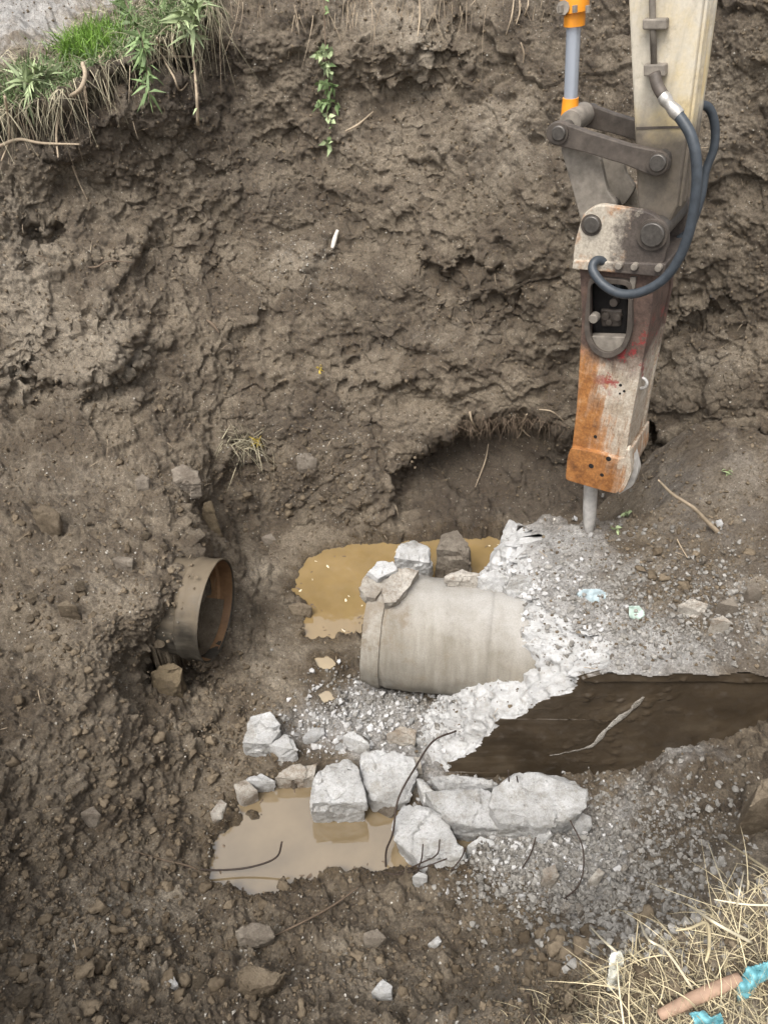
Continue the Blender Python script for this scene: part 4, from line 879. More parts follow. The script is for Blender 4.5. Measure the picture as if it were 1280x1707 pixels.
# ------------------------------------------------------------------ excavator arm with hydraulic breaker
AY = math.radians(32); AO = np.array([1.22, 3.82, 0.0]); AD = np.array([math.sin(AY), math.cos(AY), 0.0]); AR = np.array([math.cos(AY), -math.sin(AY), 0.0])
def arm(u, v, off=0.0):
    """point of the arm's side plane, off metres behind it"""
    r = ray(np.array(u, float), np.array(v, float)); return CAM + r * (((AO + off * AD - CAM) @ AD) / (r @ AD))
ARM = tag(empty('excavator_arm', arm(985, 890, 0.17)), 'dirty cream excavator arm with rusty hydraulic breaker chiselling the concrete block', 'excavator arm'); AL = ARM.location.copy()
def k_paint():
    k = MB('dirty_cream_paint'); a = k.noise(3, 6, 0.65); b = k.noise(14, 6, 0.7); f = k.noise(70, 4, 0.7)
    mp = k.n('ShaderNodeMapping'); mp.inputs['Scale'].default_value = (9, 9, 0.8); k.l(k.co, mp.inputs[0]); s_ = k.noise(2, 5, 0.6, mp.outputs[0])
    c = k.mix(k.ramp(a, [(0.45, 0.0), (0.62, 0.8)]), (0.52, 0.47, 0.38), (0.54, 0.42, 0.21))
    c = k.mix(k.ramp(s_, [(0.4, 0.0), (0.7, 0.55)]), c, (0.30, 0.265, 0.215)); c = k.mix(k.ramp(b, [(0.55, 0.0), (0.75, 0.6)]), c, (0.20, 0.16, 0.115))
    grime = k.ramp(k.math('ADD', k.dot((0, 0, 1)), k.math('MULTIPLY', k.math('SUBTRACT', a, 0.5), 0.5)), [(0.0, 1.0), (1.0, 0.0)])
    x = k.n('ShaderNodeMapRange'); x.inputs['From Min'].default_value = 2.58; x.inputs['From Max'].default_value = 2.74; x.inputs['To Min'].default_value = 0.92; x.inputs['To Max'].default_value = 0
    k.l(k.math('ADD', k.dot((0, 0, 1)), k.math('MULTIPLY', k.math('SUBTRACT', a, 0.5), 0.35)), x.inputs['Value'])
    c = k.mix(x.outputs[0], c, k.ramp(b, [(0.3, (0.05, 0.04, 0.032)), (0.7, (0.13, 0.105, 0.08))]))
    c = k.mix(0.4, c, k.ramp(f, [(0.3, 0.75), (0.7, 1.15)]), 'MULTIPLY'); k.bump(f, 0.12, 0.004); return k.fin(c, 0.6, 0.4)
def k_rust(name, shift, red=0.0):
    k = MB(name); a = k.noise(4, 6, 0.7); b = k.noise(11, 6, 0.75); f = k.noise(60, 5, 0.75)
    mp = k.n('ShaderNodeMapping'); mp.inputs['Scale'].default_value = (12, 12, 1.6); k.l(k.co, mp.inputs[0]); s_ = k.noise(2.2, 5, 0.7, mp.outputs[0])
    rust = k.ramp(b, [(0.28, (0.10, 0.042, 0.018)), (0.45, (0.26, 0.105, 0.03)), (0.6, (0.38, 0.165, 0.05)), (0.75, (0.46, 0.27, 0.13))])
    pale = k.ramp(b, [(0.3, (0.30, 0.24, 0.17)), (0.6, (0.50, 0.44, 0.36)), (0.8, (0.62, 0.58, 0.52))])
    side = k.math('ADD', k.math('MULTIPLY', k.dot((AR[0], AR[1], 0.31)), 3.2), k.math('ADD', k.math('MULTIPLY', k.math('SUBTRACT', s_, 0.5), 1.8), k.math('MULTIPLY', k.math('SUBTRACT', a, 0.5), 1.6)))
    c = k.mix(k.ramp(k.math('ADD', side, shift), [(0.15, 0.0), (0.55, 0.35), (0.7, 0.85), (1.0, 1.0)]), rust, pale)
    c = k.mix(k.ramp(k.noise(7, 6, 0.8, mp.outputs[0]), [(0.52, 0.0), (0.66, 0.8)]), c, k.mix(0.5, rust, (0.12, 0.08, 0.05)))
    if red:
        x = k.n('ShaderNodeMapRange'); x.inputs['From Min'].default_value = 1.36; x.inputs['From Max'].default_value = 1.5
        k.l(k.math('ADD', k.dot((0, 0, 1)), k.math('MULTIPLY', k.math('SUBTRACT', a, 0.5), 0.5)), x.inputs['Value'])
        c = k.mix(x.outputs[0], c, k.ramp(b, [(0.35, (0.065, 0.042, 0.034)), (0.6, (0.13, 0.085, 0.065)), (0.66, (0.22, 0.035, 0.03))]))
    if red:
        rm = k.math('MULTIPLY', k.ramp(k.noise(9, 5, 0.75), [(0.54, 0.0), (0.60, 0.85)]), k.ramp(k.math('MULTIPLY', k.dot((0, 0, 1)), 0.5), [(0.58, 0.0), (0.64, 1.0), (0.80, 1.0), (0.86, 0.0)]))
        rm = k.math('MULTIPLY', rm, k.ramp(k.math('ADD', k.dot(tuple(AR)), 0.6), [(0.42, 0.0), (0.52, 1.0)])); c = k.mix(rm, c, (0.24, 0.03, 0.03))
    c = k.mix(k.ramp(k.noise(30, 4, 0.7), [(0.62, 0.0), (0.75, 0.6)]), c, (0.07, 0.04, 0.02))
    c = k.mix(0.85, c, k.ramp(f, [(0.3, 0.55), (0.7, 1.25)]), 'MULTIPLY'); k.bump(f, 0.25, 0.006); return k.fin(c, 0.7, 0.35)
def k_bracket():
    k = MB('grimy_steel_plate'); a = k.noise(4, 6, 0.7); b = k.noise(10, 6, 0.75); f = k.noise(70, 5, 0.7)
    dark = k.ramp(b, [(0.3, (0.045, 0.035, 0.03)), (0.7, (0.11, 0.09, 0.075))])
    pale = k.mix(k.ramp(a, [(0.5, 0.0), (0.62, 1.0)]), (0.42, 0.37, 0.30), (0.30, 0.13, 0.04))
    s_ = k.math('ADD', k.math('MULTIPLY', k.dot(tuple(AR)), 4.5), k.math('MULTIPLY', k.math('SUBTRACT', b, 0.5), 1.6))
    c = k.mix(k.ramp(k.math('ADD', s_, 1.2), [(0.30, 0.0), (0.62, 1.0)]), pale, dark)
    c = k.mix(0.85, c, k.ramp(f, [(0.3, 0.55), (0.7, 1.25)]), 'MULTIPLY'); k.bump(f, 0.2, 0.005); return k.fin(c, 0.6, 0.4)
M['paint'] = k_paint(); M['rust'] = k_rust('rusty_housing', -0.35, 1.0); M['rustlow'] = k_rust('rusty_lower_housing', -0.54); M['bracket'] = k_bracket()
M['grime'] = plain_mat('grimy_dark_steel', (0.085, 0.07, 0.058), 0.6, 0.4, 0.2, 0.45, 18)
M['grimelight'] = plain_mat('grey_mud_on_steel', (0.20, 0.175, 0.145), 0.7, 0.35, 0.1, 0.5, 14)
M['pin'] = plain_mat('greasy_pin', (0.10, 0.09, 0.08), 0.45, 0.5, 0.5, 0.4, 40)
M['rubber'] = plain_mat('black_rubber_hose', (0.035, 0.042, 0.05), 0.5, 0.45, 0, 0.35, 30)
M['fitting'] = plain_mat('steel_fitting', (0.40, 0.38, 0.35), 0.4, 0.5, 0.6, 0.3, 50)
M['orange'] = plain_mat('orange_paint', (0.78, 0.29, 0.02), 0.45, 0.5, 0, 0.18, 12)
M['chrome'] = plain_mat('chrome_rod', (0.52, 0.57, 0.65), 0.2, 0.7, 0.55, 0.06, 4)
M['black'] = plain_mat('dark_hollow', (0.018, 0.016, 0.015), 0.8, 0.2, 0, 0.3, 20)  # near-black puts the shade of the housing interior and bolt holes into colour
M['redp'] = plain_mat('faded_red_paint', (0.20, 0.045, 0.035), 0.6, 0.4, 0, 0.5, 20)
M['worn'] = plain_mat('worn_bright_steel', (0.50, 0.48, 0.45), 0.38, 0.5, 0.25, 0.35, 16)
def ap(name, bm, m, parent=ARM, **kw): return bm_obj(name, bm, M[m], parent, AL, **kw)
def plate(poly, off, th, rear=False): bm = bmesh.new(); return prism(bm, [arm(u, v, 0.0) + AD * off if rear else arm(u, v, off) for u, v in poly], AD * th)
def rounded(poly, r, n=5):
    out = []; k = len(poly); P_ = [np.array(p, float) for p in poly]
    for i in range(k):
        a, b, c = P_[i - 1], P_[i], P_[(i + 1) % k]; r_ = min(r, 0.45 * np.linalg.norm(a - b), 0.45 * np.linalg.norm(c - b))
        s_ = b + (a - b) / np.linalg.norm(a - b) * r_; e = b + (c - b) / np.linalg.norm(c - b) * r_
        for t in np.linspace(0, 1, n): out.append(tuple((1 - t) ** 2 * s_ + 2 * t * (1 - t) * b + t * t * e))
    return out
def cyl(u, v, off0, off1, rpx, seg=28):
    c = arm(u, v, off0); r = rpx * ((c - CAM) @ FW) / FPX; bm = bmesh.new()
    pts = [c + AD * (off1 - off0) * t for t in (0, 0.12, 0.12, 1.0)] if False else [c, c + AD * (off1 - off0)]
    return tube(bm, pts, r, seg)
# stick: box beam tapering to its foot, continued upward out of view
sl_ = [arm(1047, 0, 0.05), arm(1056, 190, 0.05), arm(1062, 335, 0.05), arm(1072, 405, 0.05), arm(1100, 405, 0.05), arm(1128, 345, 0.05), arm(1147, 200, 0.05), arm(1172, 0, 0.05)]
up = lambda p, q, z: p + (p - q) * ((z - p[2]) / (p - q)[2])
stick = [up(sl_[0], sl_[1], 6.6)] + sl_ + [up(sl_[-1], sl_[-2], 6.6)]
bm = bmesh.new(); prism(bm, stick, AD * 0.26); so_ = ap('stick', bm, 'paint', bevel=0.012)
for off in (0.052, 0.298):
    pass
# welded edge strips along the back of the stick
for k_, o_ in enumerate((0.085, 0.150, 0.215)):
    a, b = sl_[-1] + AD * (o_ - 0.05) + AR * 0.004, sl_[-2] + AD * (o_ - 0.05) + AR * 0.004; a2 = up(a, b, 6.6)
    bm = bmesh.new(); tube(bm, [a2, a, b, sl_[-3] + AD * (o_ - 0.05) + AR * 0.004], 0.011, 6); ap('edge_strip', bm, 'paint', so_)
# steel oil line with clamps on the side plate
bm = bmesh.new(); l0, l1 = arm(1087, 0, 0.02), arm(1090, 112, 0.02); tube(bm, [up(l0, l1, 6.4), l0, l1], 0.014, 10); ln = ap('oil_line', bm, 'grimelight', so_, smooth=True)
for (u, v, wd, hh) in ((1090, 40, 20, 9), (1090, 117, 18, 10)):
    bm = plate([(u - wd, v - hh), (u + wd, v - hh), (u + wd, v + hh), (u - wd, v + hh)], 0.0, 0.05); ap('clamp', bm, 'grimelight', so_, bevel=0.006)
# grease lip across the stick
bm = plate([(1060, 211), (1146, 209), (1146, 213), (1060, 215)], 0.046, 0.01); ap('weld_seam', bm, 'grime', so_)
# bucket cylinder
cy = ap('hydraulic_cylinder', tube(bmesh.new(), [up(arm(958, 0, 0.18), arm(955, 170, 0.18), 6.2), arm(958, -6, 0.18), arm(958, 18, 0.18)], 26 * 3.3 / FPX, 28), 'orange', sharp=50, smooth=True)
ap('gland', tube(bmesh.new(), [arm(958, 18, 0.18), arm(957, 42, 0.18)], 19 * 3.35 / FPX, 28), 'orange', cy, sharp=50)
for du in (-24, 0, 22):
    ap('gland_bolt', tube(bmesh.new(), [arm(958 + du, 8, 0.09), arm(958 + du, 20, 0.09)], 0.012, 8), 'grimelight', cy)
ap('oil_port', tube(bmesh.new(), [arm(938, 12, 0.10), arm(941, 14, 0.16)], 0.03, 10), 'grimelight', cy)
ap('rod', tube(bmesh.new(), [arm(957, 20, 0.18), arm(951, 172, 0.18)], 12.5 * 3.5 / FPX, 32), 'chrome', cy, smooth=True, sharp=60)
ap('rod_sleeve', tube(bmesh.new(), [arm(951, 162, 0.18), arm(949, 192, 0.18)], [14 * 3.6 / FPX, 15 * 3.6 / FPX], 28), 'orange', cy, sharp=50, smooth=True)
ap('rod_eye', cyl(950, 204, 0.09, 0.27, 19), 'grimelight', cy, sharp=40, smooth=True)
# tie links on both sides, guide link down to the bracket
def link_shape(a, ra, b, rb, waist=None):
    a, b = np.array(a, float), np.array(b, float); d = (b - a) / np.linalg.norm(b - a); n = np.array([-d[1], d[0]]); out = []; th = math.atan2(n[1], n[0])
    for t in np.linspace(th, th + math.pi, 12): out.append(tuple(a + ra * np.array([math.cos(t), math.sin(t)])))
    if waist: out += [tuple(a + (b - a) * f - n * waist) for f in (0.3, 0.7)]
    for t in np.linspace(th + math.pi, th + 2 * math.pi, 12): out.append(tuple(b + rb * np.array([math.cos(t), math.sin(t)])))
    if waist: out += [tuple(b + (a - b) * f + n * waist) for f in (0.3, 0.7)]
    return out
for off in (0.0, 0.36):
    ap('tie_link', plate(link_shape((930, 222), 20, (1094, 272), 22, 17), off - 0.005, 0.04, True), 'grime', bevel=0.006)
ap('guide_link', plate(rounded([(932, 240), (965, 248), (1000, 262), (1012, 318), (1030, 340), (1010, 372), (970, 376), (958, 330)], 10), 0.08, 0.035), 'grimelight', bevel=0.006)
ap('guide_link', plate(rounded([(932, 240), (965, 248), (1000, 262), (1012, 318), (1030, 340), (1010, 372), (970, 376), (958, 330)], 10), 0.27, 0.035, True), 'grimelight', bevel=0.006)
ap('guide_web', plate([(946, 250), (966, 252), (992, 350), (968, 352)], 0.115, 0.135), 'grimelight', bevel=0.004)
for (u, v, o0, o1, r, nm) in ((930, 222, -0.035, 0.43, 12, 'link_pin'), (1095, 272, -0.05, 0.43, 14, 'stick_pin'), (985, 375, -0.055, 0.43, 14, 'bracket_pin'), (1086, 392, -0.07, 0.43, 20, 'bracket_pin')):
    pn = ap(nm, cyl(u, v, o0, o1, r), 'pin', sharp=40, bevel=0.005)
    if nm != 'link_pin': ap('pin_collar', cyl(u, v, o0 + 0.02, o0 + 0.05, r * 1.28), 'grime', pn, sharp=40)
    if nm == 'link_pin': ap('pin_collar', cyl(u, v, -0.02, 0.01, r * 1.4), 'grime', pn, sharp=40)
# breaker bracket: two cheek plates on a flange
cheek = rounded([(975, 352), (1000, 337), (1088, 350), (1114, 374), (1117, 400), (1107, 442), (957, 436), (962, 398)], 12)
for off, nm in ((-0.03, 'front'), (0.345, 'rear')):
    ap('bracket_cheek', plate(cheek, off, 0.04, True), 'bracket', bevel=0.006)
ap('bracket_flange', plate([(955, 434), (1110, 440), (1106, 462), (953, 448)], -0.045, 0.47), 'bracket', bevel=0.006)
for u in (1030, 1056, 1096):
    ap('flange_bolt', cyl(u, 444 + (u - 1030) * 0.06, -0.075, -0.04, 6, 10), 'grimelight', bevel=0.003)
# breaker housing with the opening that shows the hammer inside
outer = [(966, 448), (1090, 454), (1086, 520), (1070, 605), (1052, 700), (1042, 762), (953, 748), (961, 680), (966, 600), (970, 520)]
hole = [(984, 470), (1048, 476), (1044, 555), (1034, 580), (1012, 590), (992, 580), (982, 556)]
bm = bmesh.new(); prism_holes(bm, [[arm(u, v, 0.0) for u, v in outer], [arm(u, v, 0.0) for u, v in hole]], AD * 0.035); hs_ = ap('housing_plate', bm, 'rust', bevel=0.004)
bm = bmesh.new(); prism(bm, [arm(u, v, 0.0) + AD * 0.345 for u, v in outer], AD * 0.035); ap('housing_plate', bm, 'rust', bevel=0.004)
side = [(1090, 454), (1086, 520), (1070, 605), (1052, 700), (1042, 762)]
bm = bmesh.new()
q = [arm(u, v, 0.03) - AR * 0.004 for u, v in side] + [arm(u, v, 0.03) - AR * 0.035 for u, v in reversed(side)]
prism(bm, q, AD * 0.317); ap('housing_side', bm, 'rust', bevel=0.004)
sidel = [(966, 448), (970, 520), (966, 600), (961, 680), (953, 748)]
q = [arm(u, v, 0.03) + AR * 0.004 for u, v in sidel] + [arm(u, v, 0.03) + AR * 0.035 for u, v in reversed(sidel)]
bm = bmesh.new(); prism(bm, q, AD * 0.317); ap('housing_side', bm, 'rust', bevel=0.004)
# U-shaped rim round the opening
def rim(loop, wpx, off, th):
    c = np.mean(loop, 0); o_ = [tuple(c + (np.array(p) - c) * (1 + wpx / np.linalg.norm(np.array(p) - c))) for p in loop]
    bm = bmesh.new(); prism_holes(bm, [[arm(u, v, off) for u, v in o_], [arm(u, v, off) for u, v in loop]], AD * th); return bm
ap('opening_rim', rim(rounded(hole, 12), 9, -0.03, 0.031), 'grime', hs_, bevel=0.003)
ap('hammer_body', plate([(984, 462), (1048, 466), (1044, 560), (986, 560)], 0.10, 0.20), 'black', bevel=0.02)
ap('opening_shelf', plate([(984, 560), (1044, 562), (1034, 582), (1012, 590), (994, 582)], -0.012, 0.05), 'grimelight', hs_, bevel=0.004)
for (u, v, r) in ((1022, 505, 9), (1008, 528, 9), (1028, 530, 8), (1014, 538, 7)):
    ap('valve_bolt', cyl(u, v, 0.06, 0.12, r * 0.8, 12), 'grime', hs_, bevel=0.004)
ap('valve_block', plate([(1000, 515), (1036, 517), (1034, 545), (1002, 545)], 0.085, 0.05), 'grime', hs_, bevel=0.01)
ap('inner_bar', plate([(1050, 462), (1060, 462), (1054, 500), (1046, 500)], -0.02, 0.04), 'grimelight', hs_, bevel=0.003)
ap('drain_nub', cyl(988, 532, -0.05, 0.0, 8, 12), 'grimelight', hs_, bevel=0.004)
for (u, v, r) in ((1034, 642, 3.5), (1040, 652, 3), (1033, 656, 2.5), (992, 728, 4), (1014, 765, 6), (985, 777, 6), (1003, 792, 4.5)):
    ap('bolt_hole', cyl(u, v, -0.003 if v < 755 else -0.032, 0.02, r * 0.75, 12), 'black', hs_)  # solid black discs stand in for the shade inside the holes
# lower collar
low = rounded([(951, 746), (1000, 756), (1032, 766), (1044, 760), (1042, 800), (1028, 824), (1010, 820), (942, 800), (945, 764)], 6)
ap('lower_housing', plate(low, -0.03, 0.44), 'rustlow', bevel=0.012)
bm = bmesh.new()
ear = [(1040, 765), (1046, 745), (1056, 752), (1064, 785), (1055, 810), (1036, 822), (1030, 824)]
ap('worn_ear', plate(rounded(ear, 6), 0.12, 0.06), 'worn', bevel=0.006)
ap('worn_ear', plate(rounded([(1038, 768), (1043, 748), (1049, 750), (1052, 790), (1040, 818), (1030, 824)], 6), -0.028, 0.05), 'rust', bevel=0.006)
# lifting eye
c = arm(1068, 638, 0.12); bm = bmesh.new(); tube(bm, [c + (AR * math.cos(t) + np.array([0, 0, 1]) * math.sin(t)) * 0.034 for t in np.linspace(0, 2 * math.pi, 22)], 0.010, 8, False); ap('lifting_eye', bm, 'worn', smooth=True)
# chisel
ctop, ctip = arm(985, 800, 0.17), arm(981, 893, 0.17)
bm = bmesh.new(); ax = ctip - ctop; r0 = 12.0 * 5.0 / FPX
[vv for vv in [tube(bm, [ctop + ax * t for t in (0, 0.15, 0.3, 0.45, 0.6, 0.75, 0.9, 1.0)], [r0, r0, r0, r0, r0 * 0.98, r0 * 0.85, r0 * 0.6, r0 * 0.4], 16)]]; ap('chisel', bm, 'worn', sharp=35)
# hoses
hp = [(1091, 122, 0.0), (1096, 142, -0.02), (1106, 160, -0.04)]
ap('hose_elbow', tube(bmesh.new(), spline([arm(*p) for p in hp], 10), 0.026, 12), 'grime', smooth=True)
hf = [arm(1104, 158, -0.04), arm(1116, 174, -0.05), arm(1132, 192, -0.06)]
fo_ = ap('hose_fitting', tube(bmesh.new(), spline(hf, 10), [0.026, 0.03, 0.022, 0.03, 0.027], 12), 'fitting', sharp=35)
hh_ = [(1130, 190, -0.06), (1150, 222, -0.09), (1160, 262, -0.11), (1160, 320, -0.12), (1146, 395, -0.13), (1118, 452, -0.14), (1080, 482, -0.15), (1040, 490, -0.15), (1008, 476, -0.13), (988, 450, -0.10), (994, 434, -0.06), (1014, 440, 0.0), (1030, 462, 0.07), (1034, 490, 0.12)]
ap('hydraulic_hose', tube(bmesh.new(), spline([arm(*p) for p in hh_], 110), 0.0235, 14), 'rubber', smooth=True)
h2 = [(1160, 175, 0.36), (1180, 178, 0.40), (1191, 205, 0.42), (1190, 245, 0.42), (1176, 285, 0.40), (1168, 330, 0.38), (1150, 380, 0.36), (1130, 400, 0.34)]
ap('hydraulic_hose', tube(bmesh.new(), spline([arm(*p) for p in h2], 60), 0.021, 12), 'rubber', smooth=True)
# ------------------------------------------------------------------ wires, twigs, roots, plants
M['rebar'] = plain_mat('rusty_wire', (0.055, 0.04, 0.032), 0.7, 0.3, 0.2, 0.4, 40)
M['root'] = plain_mat('pale_root', (0.34, 0.27, 0.19), 0.8, 0.3, 0, 0.35, 25)
M['rootdark'] = plain_mat('brown_root', (0.13, 0.095, 0.066), 0.8, 0.3, 0, 0.35, 25)
M['straw'] = plain_mat('straw', (0.52, 0.44, 0.28), 0.7, 0.35, 0, 0.25, 20, True)
M['strawpale'] = plain_mat('pale_straw', (0.62, 0.55, 0.40), 0.7, 0.35, 0, 0.2, 20)
M['drygrass'] = plain_mat('dry_grass', (0.36, 0.32, 0.22), 0.8, 0.3, 0, 0.25, 10, True)
M['green'] = plain_mat('green_grass', (0.17, 0.29, 0.05), 0.6, 0.35, 0, 0.25, 10, True)
M['leaf'] = plain_mat('grey_green_leaf', (0.17, 0.24, 0.10), 0.6, 0.35, 0, 0.25, 12, True)
M['paleleaf'] = plain_mat('pale_leaf', (0.30, 0.36, 0.19), 0.6, 0.35, 0, 0.25, 12, True)
M['yellow'] = plain_mat('yellow_leaf', (0.48, 0.36, 0.08), 0.6, 0.35, 0, 0.25, 12, True)
M['bone'] = plain_mat('white_wood', (0.70, 0.66, 0.58), 0.7, 0.3, 0, 0.2, 30)
def on(path, lift=0.01):
    out = []
    for p in path:
        l = p[2] if len(p) > 2 else lift; out.append(surf(np.array([float(p[0])]), np.array([float(p[1])]), l)[0])
    return np.array(out)
def strand(name, path, rad, m, label, cat, lift=0.012, n=None, group=None, parent=None, wig=0.0, z=None):
    pts = on(path, lift) if z is None else np.array([at_z(np.array([float(p[0])]), np.array([float(p[1])]), p[2])[0] for p in path])
    q = spline(pts, n or max(10, 7 * len(path)))
    if wig: q = q + wig * np.stack([pnoise(q * 9, 1), pnoise(q * 9, 2), pnoise(q * 9, 3)], 1)
    if parent is not None: return bm_obj(name, tube(bmesh.new(), q, rad, 6), M[m], parent, parent.location, smooth=True)
    o = bm_obj(name, tube(bmesh.new(), q, rad, 7), M[m], org=q[0], smooth=True); return tag(o, label, cat, group)
G = 'bent rebar wires'
strand('rebar_wire', [(760, 1219, 0.30), (722, 1236, 0.34), (692, 1280, 0.38), (664, 1332, 0.36), (655, 1388, 0.22), (644, 1418, 0.08), (643, 1450, -0.04)], 0.0062, 'rebar', 'tall bent rebar rising from the puddle across the flat slab', 'rebar', group=G, z=1)
strand('rebar_wire', [(470, 1404, 0.22), (463, 1427, 0.14), (440, 1440, 0.08), (400, 1449, 0.04), (345, 1451, 0.05), (300, 1443, 0.08), (265, 1430, 0.10)], 0.0058, 'rebar', 'rebar wire curving out of the mud over the beige puddle', 'rebar', group=G, z=1)
for p, lab in (([(705, 1408, 0.34), (702, 1435, 0.24), (690, 1462, 0.12)], 'short upright rebar stub on the broad flat slab'), ([(733, 1400, 0.32), (728, 1425, 0.26), (700, 1440, 0.2), (664, 1456, 0.08)], 'hooked rebar stub on the broad flat slab'), ([(745, 1432, 0.26), (708, 1446, 0.2), (668, 1458, 0.08), (640, 1455, 0.03)], 'low slanting rebar stub on the broad flat slab'),
               ([(775, 1415, 0.18), (768, 1432, 0.20), (745, 1460, 0.12)], 'dark rebar bent over the outer edge of the broad flat slab'), ([(847, 1284, 0.42), (848, 1300, 0.36), (849, 1316, 0.30)], 'thin upright wire on the largest white lump'), ([(861, 1294, 0.40), (865, 1316, 0.30)], 'second thin wire on the largest white lump'),
               ([(893, 1396, 0.36), (884, 1425, 0.28), (868, 1455, 0.18), (869, 1490, 0.12)], 'dark bent rebar standing in gravel below the largest lump'), ([(950, 1368, 0.42), (970, 1410, 0.40), (972, 1450, 0.36), (962, 1480, 0.30), (938, 1500, 0.22)], 'long bent rebar rising from the gravel slope'), ([(938, 1490, 0.22), (955, 1515, 0.26), (966, 1532, 0.30)], 'thin wire lying low in the gravel slope'),
               ([(835, 1150, 0.52), (842, 1170, 0.46), (848, 1185, 0.40)], 'short dark wire end in the broken white face')):
    strand('rebar_wire', p, 0.0042, 'rebar', lab, 'rebar', group=G, z=1)
strand('twig', [(600, 1478), (555, 1510), (510, 1535), (455, 1562)], [0.004, 0.007, 0.004], 'rootdark', 'long thin twig lying on the foreground mud below the puddle', 'twig', 0.02)
strand('twig', [(225, 1420), (265, 1432), (320, 1446), (348, 1462)], [0.004, 0.006, 0.003], 'rootdark', 'dark twig half sunk in mud at the puddle corner', 'twig', 0.015)
strand('twig', [(118, 1548), (124, 1570), (130, 1597)], [0.003, 0.004, 0.002], 'root', 'short pale twig in the foreground mud', 'twig', 0.01)
_b = surf(np.array([1196.]), np.array([886.]))[0]; _sp = [(1097, 800, -0.02), (1120, 823, -0.01), (1155, 846, -0.01), (1175, 866, 0.0), (1197, 888, 0.01)]
_q = spline(np.array([at_y(np.array([float(a)]), np.array([float(b)]), _b[1] + c)[0] for a, b, c in _sp]), 30)
tag(bm_obj('stick', tube(bmesh.new(), _q, [0.006, 0.010, 0.012, 0.014, 0.017], 7), M['root'], org=_q[-1], smooth=True), 'pale forked stick leaning out of the soil heap', 'stick')
strand('stick', [(563, 383, 0.05), (558, 398, 0.06), (554, 413, 0.04)], [0.012, 0.02, 0.015], 'bone', 'short white stick stuck in the far wall', 'stick')
strand('root', [(575, 218), (598, 206), (622, 185)], [0.006, 0.01, 0.005], 'root', 'single pale root beside the hanging vine', 'root', 0.03)
strand('root', [(345, 533), (356, 542), (366, 555)], [0.008, 0.016, 0.006], 'rootdark', 'dark curved root stub in the far wall', 'root', 0.03)
strand('root', [(-8, 246, 0.10), (30, 232, 0.12), (70, 238, 0.10), (133, 240, 0.06)], [0.012, 0.012, 0.010, 0.006], 'root', 'pale horizontal root below the grassy rim', 'root', 0.05)
strand('root', [(8, 160, 0.2), (14, 200, 0.14), (14, 235, 0.08), (2, 268, 0.04)], [0.010, 0.009, 0.005], 'root', 'hanging root at the picture edge crossing the horizontal root', 'root', 0.05)
strand('root', [(138, 105, 0.25), (142, 125, 0.22), (132, 150, 0.18), (108, 166, 0.14), (98, 190, 0.12), (94, 225, 0.08), (97, 262, 0.05)], [0.016, 0.015, 0.013, 0.010, 0.006], 'root', 'looping pale root under the bright grass', 'root')
strand('root', [(262, 62, 0.2), (272, 95, 0.14), (290, 128, 0.08), (301, 150, 0.04), (322, 125, 0.05)], [0.008, 0.008, 0.005], 'root', 'kinked root beside the dead stalk', 'root')
strand('root', [(250, 105, 0.06), (275, 94, 0.08), (322, 94, 0.10)], [0.006, 0.009, 0.007], 'root', 'pale root arching to the dead stalk', 'root')
strand('root', [(165, 90, 0.12), (172, 130, 0.06), (182, 175, 0.03)], [0.006, 0.004, 0.002], 'root', 'thin root hanging below the rim next to the looping root', 'root')
strand('root', [(60, 425, 0.03), (150, 445, 0.02), (180, 435, 0.03), (222, 437, 0.02)], [0.004, 0.007, 0.004], 'rootdark', 'dark root running along the wall by the hole', 'root', group=None)
strand('root', [(120, 275, 0.03), (130, 300, 0.03), (146, 334, 0.02)], [0.004, 0.005, 0.003], 'root', 'short pale root in the wall below the looping root', 'root')
strand('root', [(698, -10, 0.10), (700, 25, 0.06), (696, 60, 0.03)], [0.006, 0.008, 0.004], 'root', 'pale root hanging over the tan patch at the top', 'root')
for k_, (a, b) in enumerate((((857, -8), (843, 58)), ((866, 0), (860, 40)), ((880, -8), (874, 24)), ((868, 70), (872, 105)))):
    strand('root', [(a[0], a[1], 0.08), ((a[0] + b[0]) / 2 + 3, (a[1] + b[1]) / 2, 0.05), (b[0], b[1], 0.02)], [0.005, 0.006, 0.003], 'root', ['longest', 'second', 'third', 'lowest'][k_] + ' thin root hanging at the top near the orange cylinder', 'root', group='roots near the cylinder')
strand('root', [(783, 686, 0.05), (786, 700, 0.06), (792, 712, 0.05), (800, 724, 0.03)], [0.010, 0.009, 0.004], 'root', 'pale forked root on the ledge over the hollow', 'root')
strand('root', [(878, 690, 0.05), (872, 705, 0.06), (868, 722, 0.04), (862, 730, 0.03)], [0.006, 0.010, 0.006, 0.003], 'root', 'branching pale root on the ledge nearer the breaker', 'root')
strand('root', [(868, 712, 0.05), (876, 722, 0.05), (884, 728, 0.03)], [0.007, 0.004], 'root', 'side shoot of the branching root on the ledge', 'root')
strand('root', [(898, 682, 0.05), (920, 686, 0.06), (940, 702, 0.03)], [0.004, 0.006, 0.003], 'root', 'arched thin root on the ledge next to the breaker', 'root')
strand('root', [(814, 740, 0.04), (808, 770, 0.04), (792, 812, 0.03)], [0.004, 0.006, 0.003], 'root', 'thin root hanging inside the hollow', 'root')
strand('root', [(1128, 898, 0.03), (1135, 912, 0.03), (1146, 930, 0.02)], [0.003, 0.005, 0.003], 'root', 'thin root lying on the soil heap before the stick', 'root')

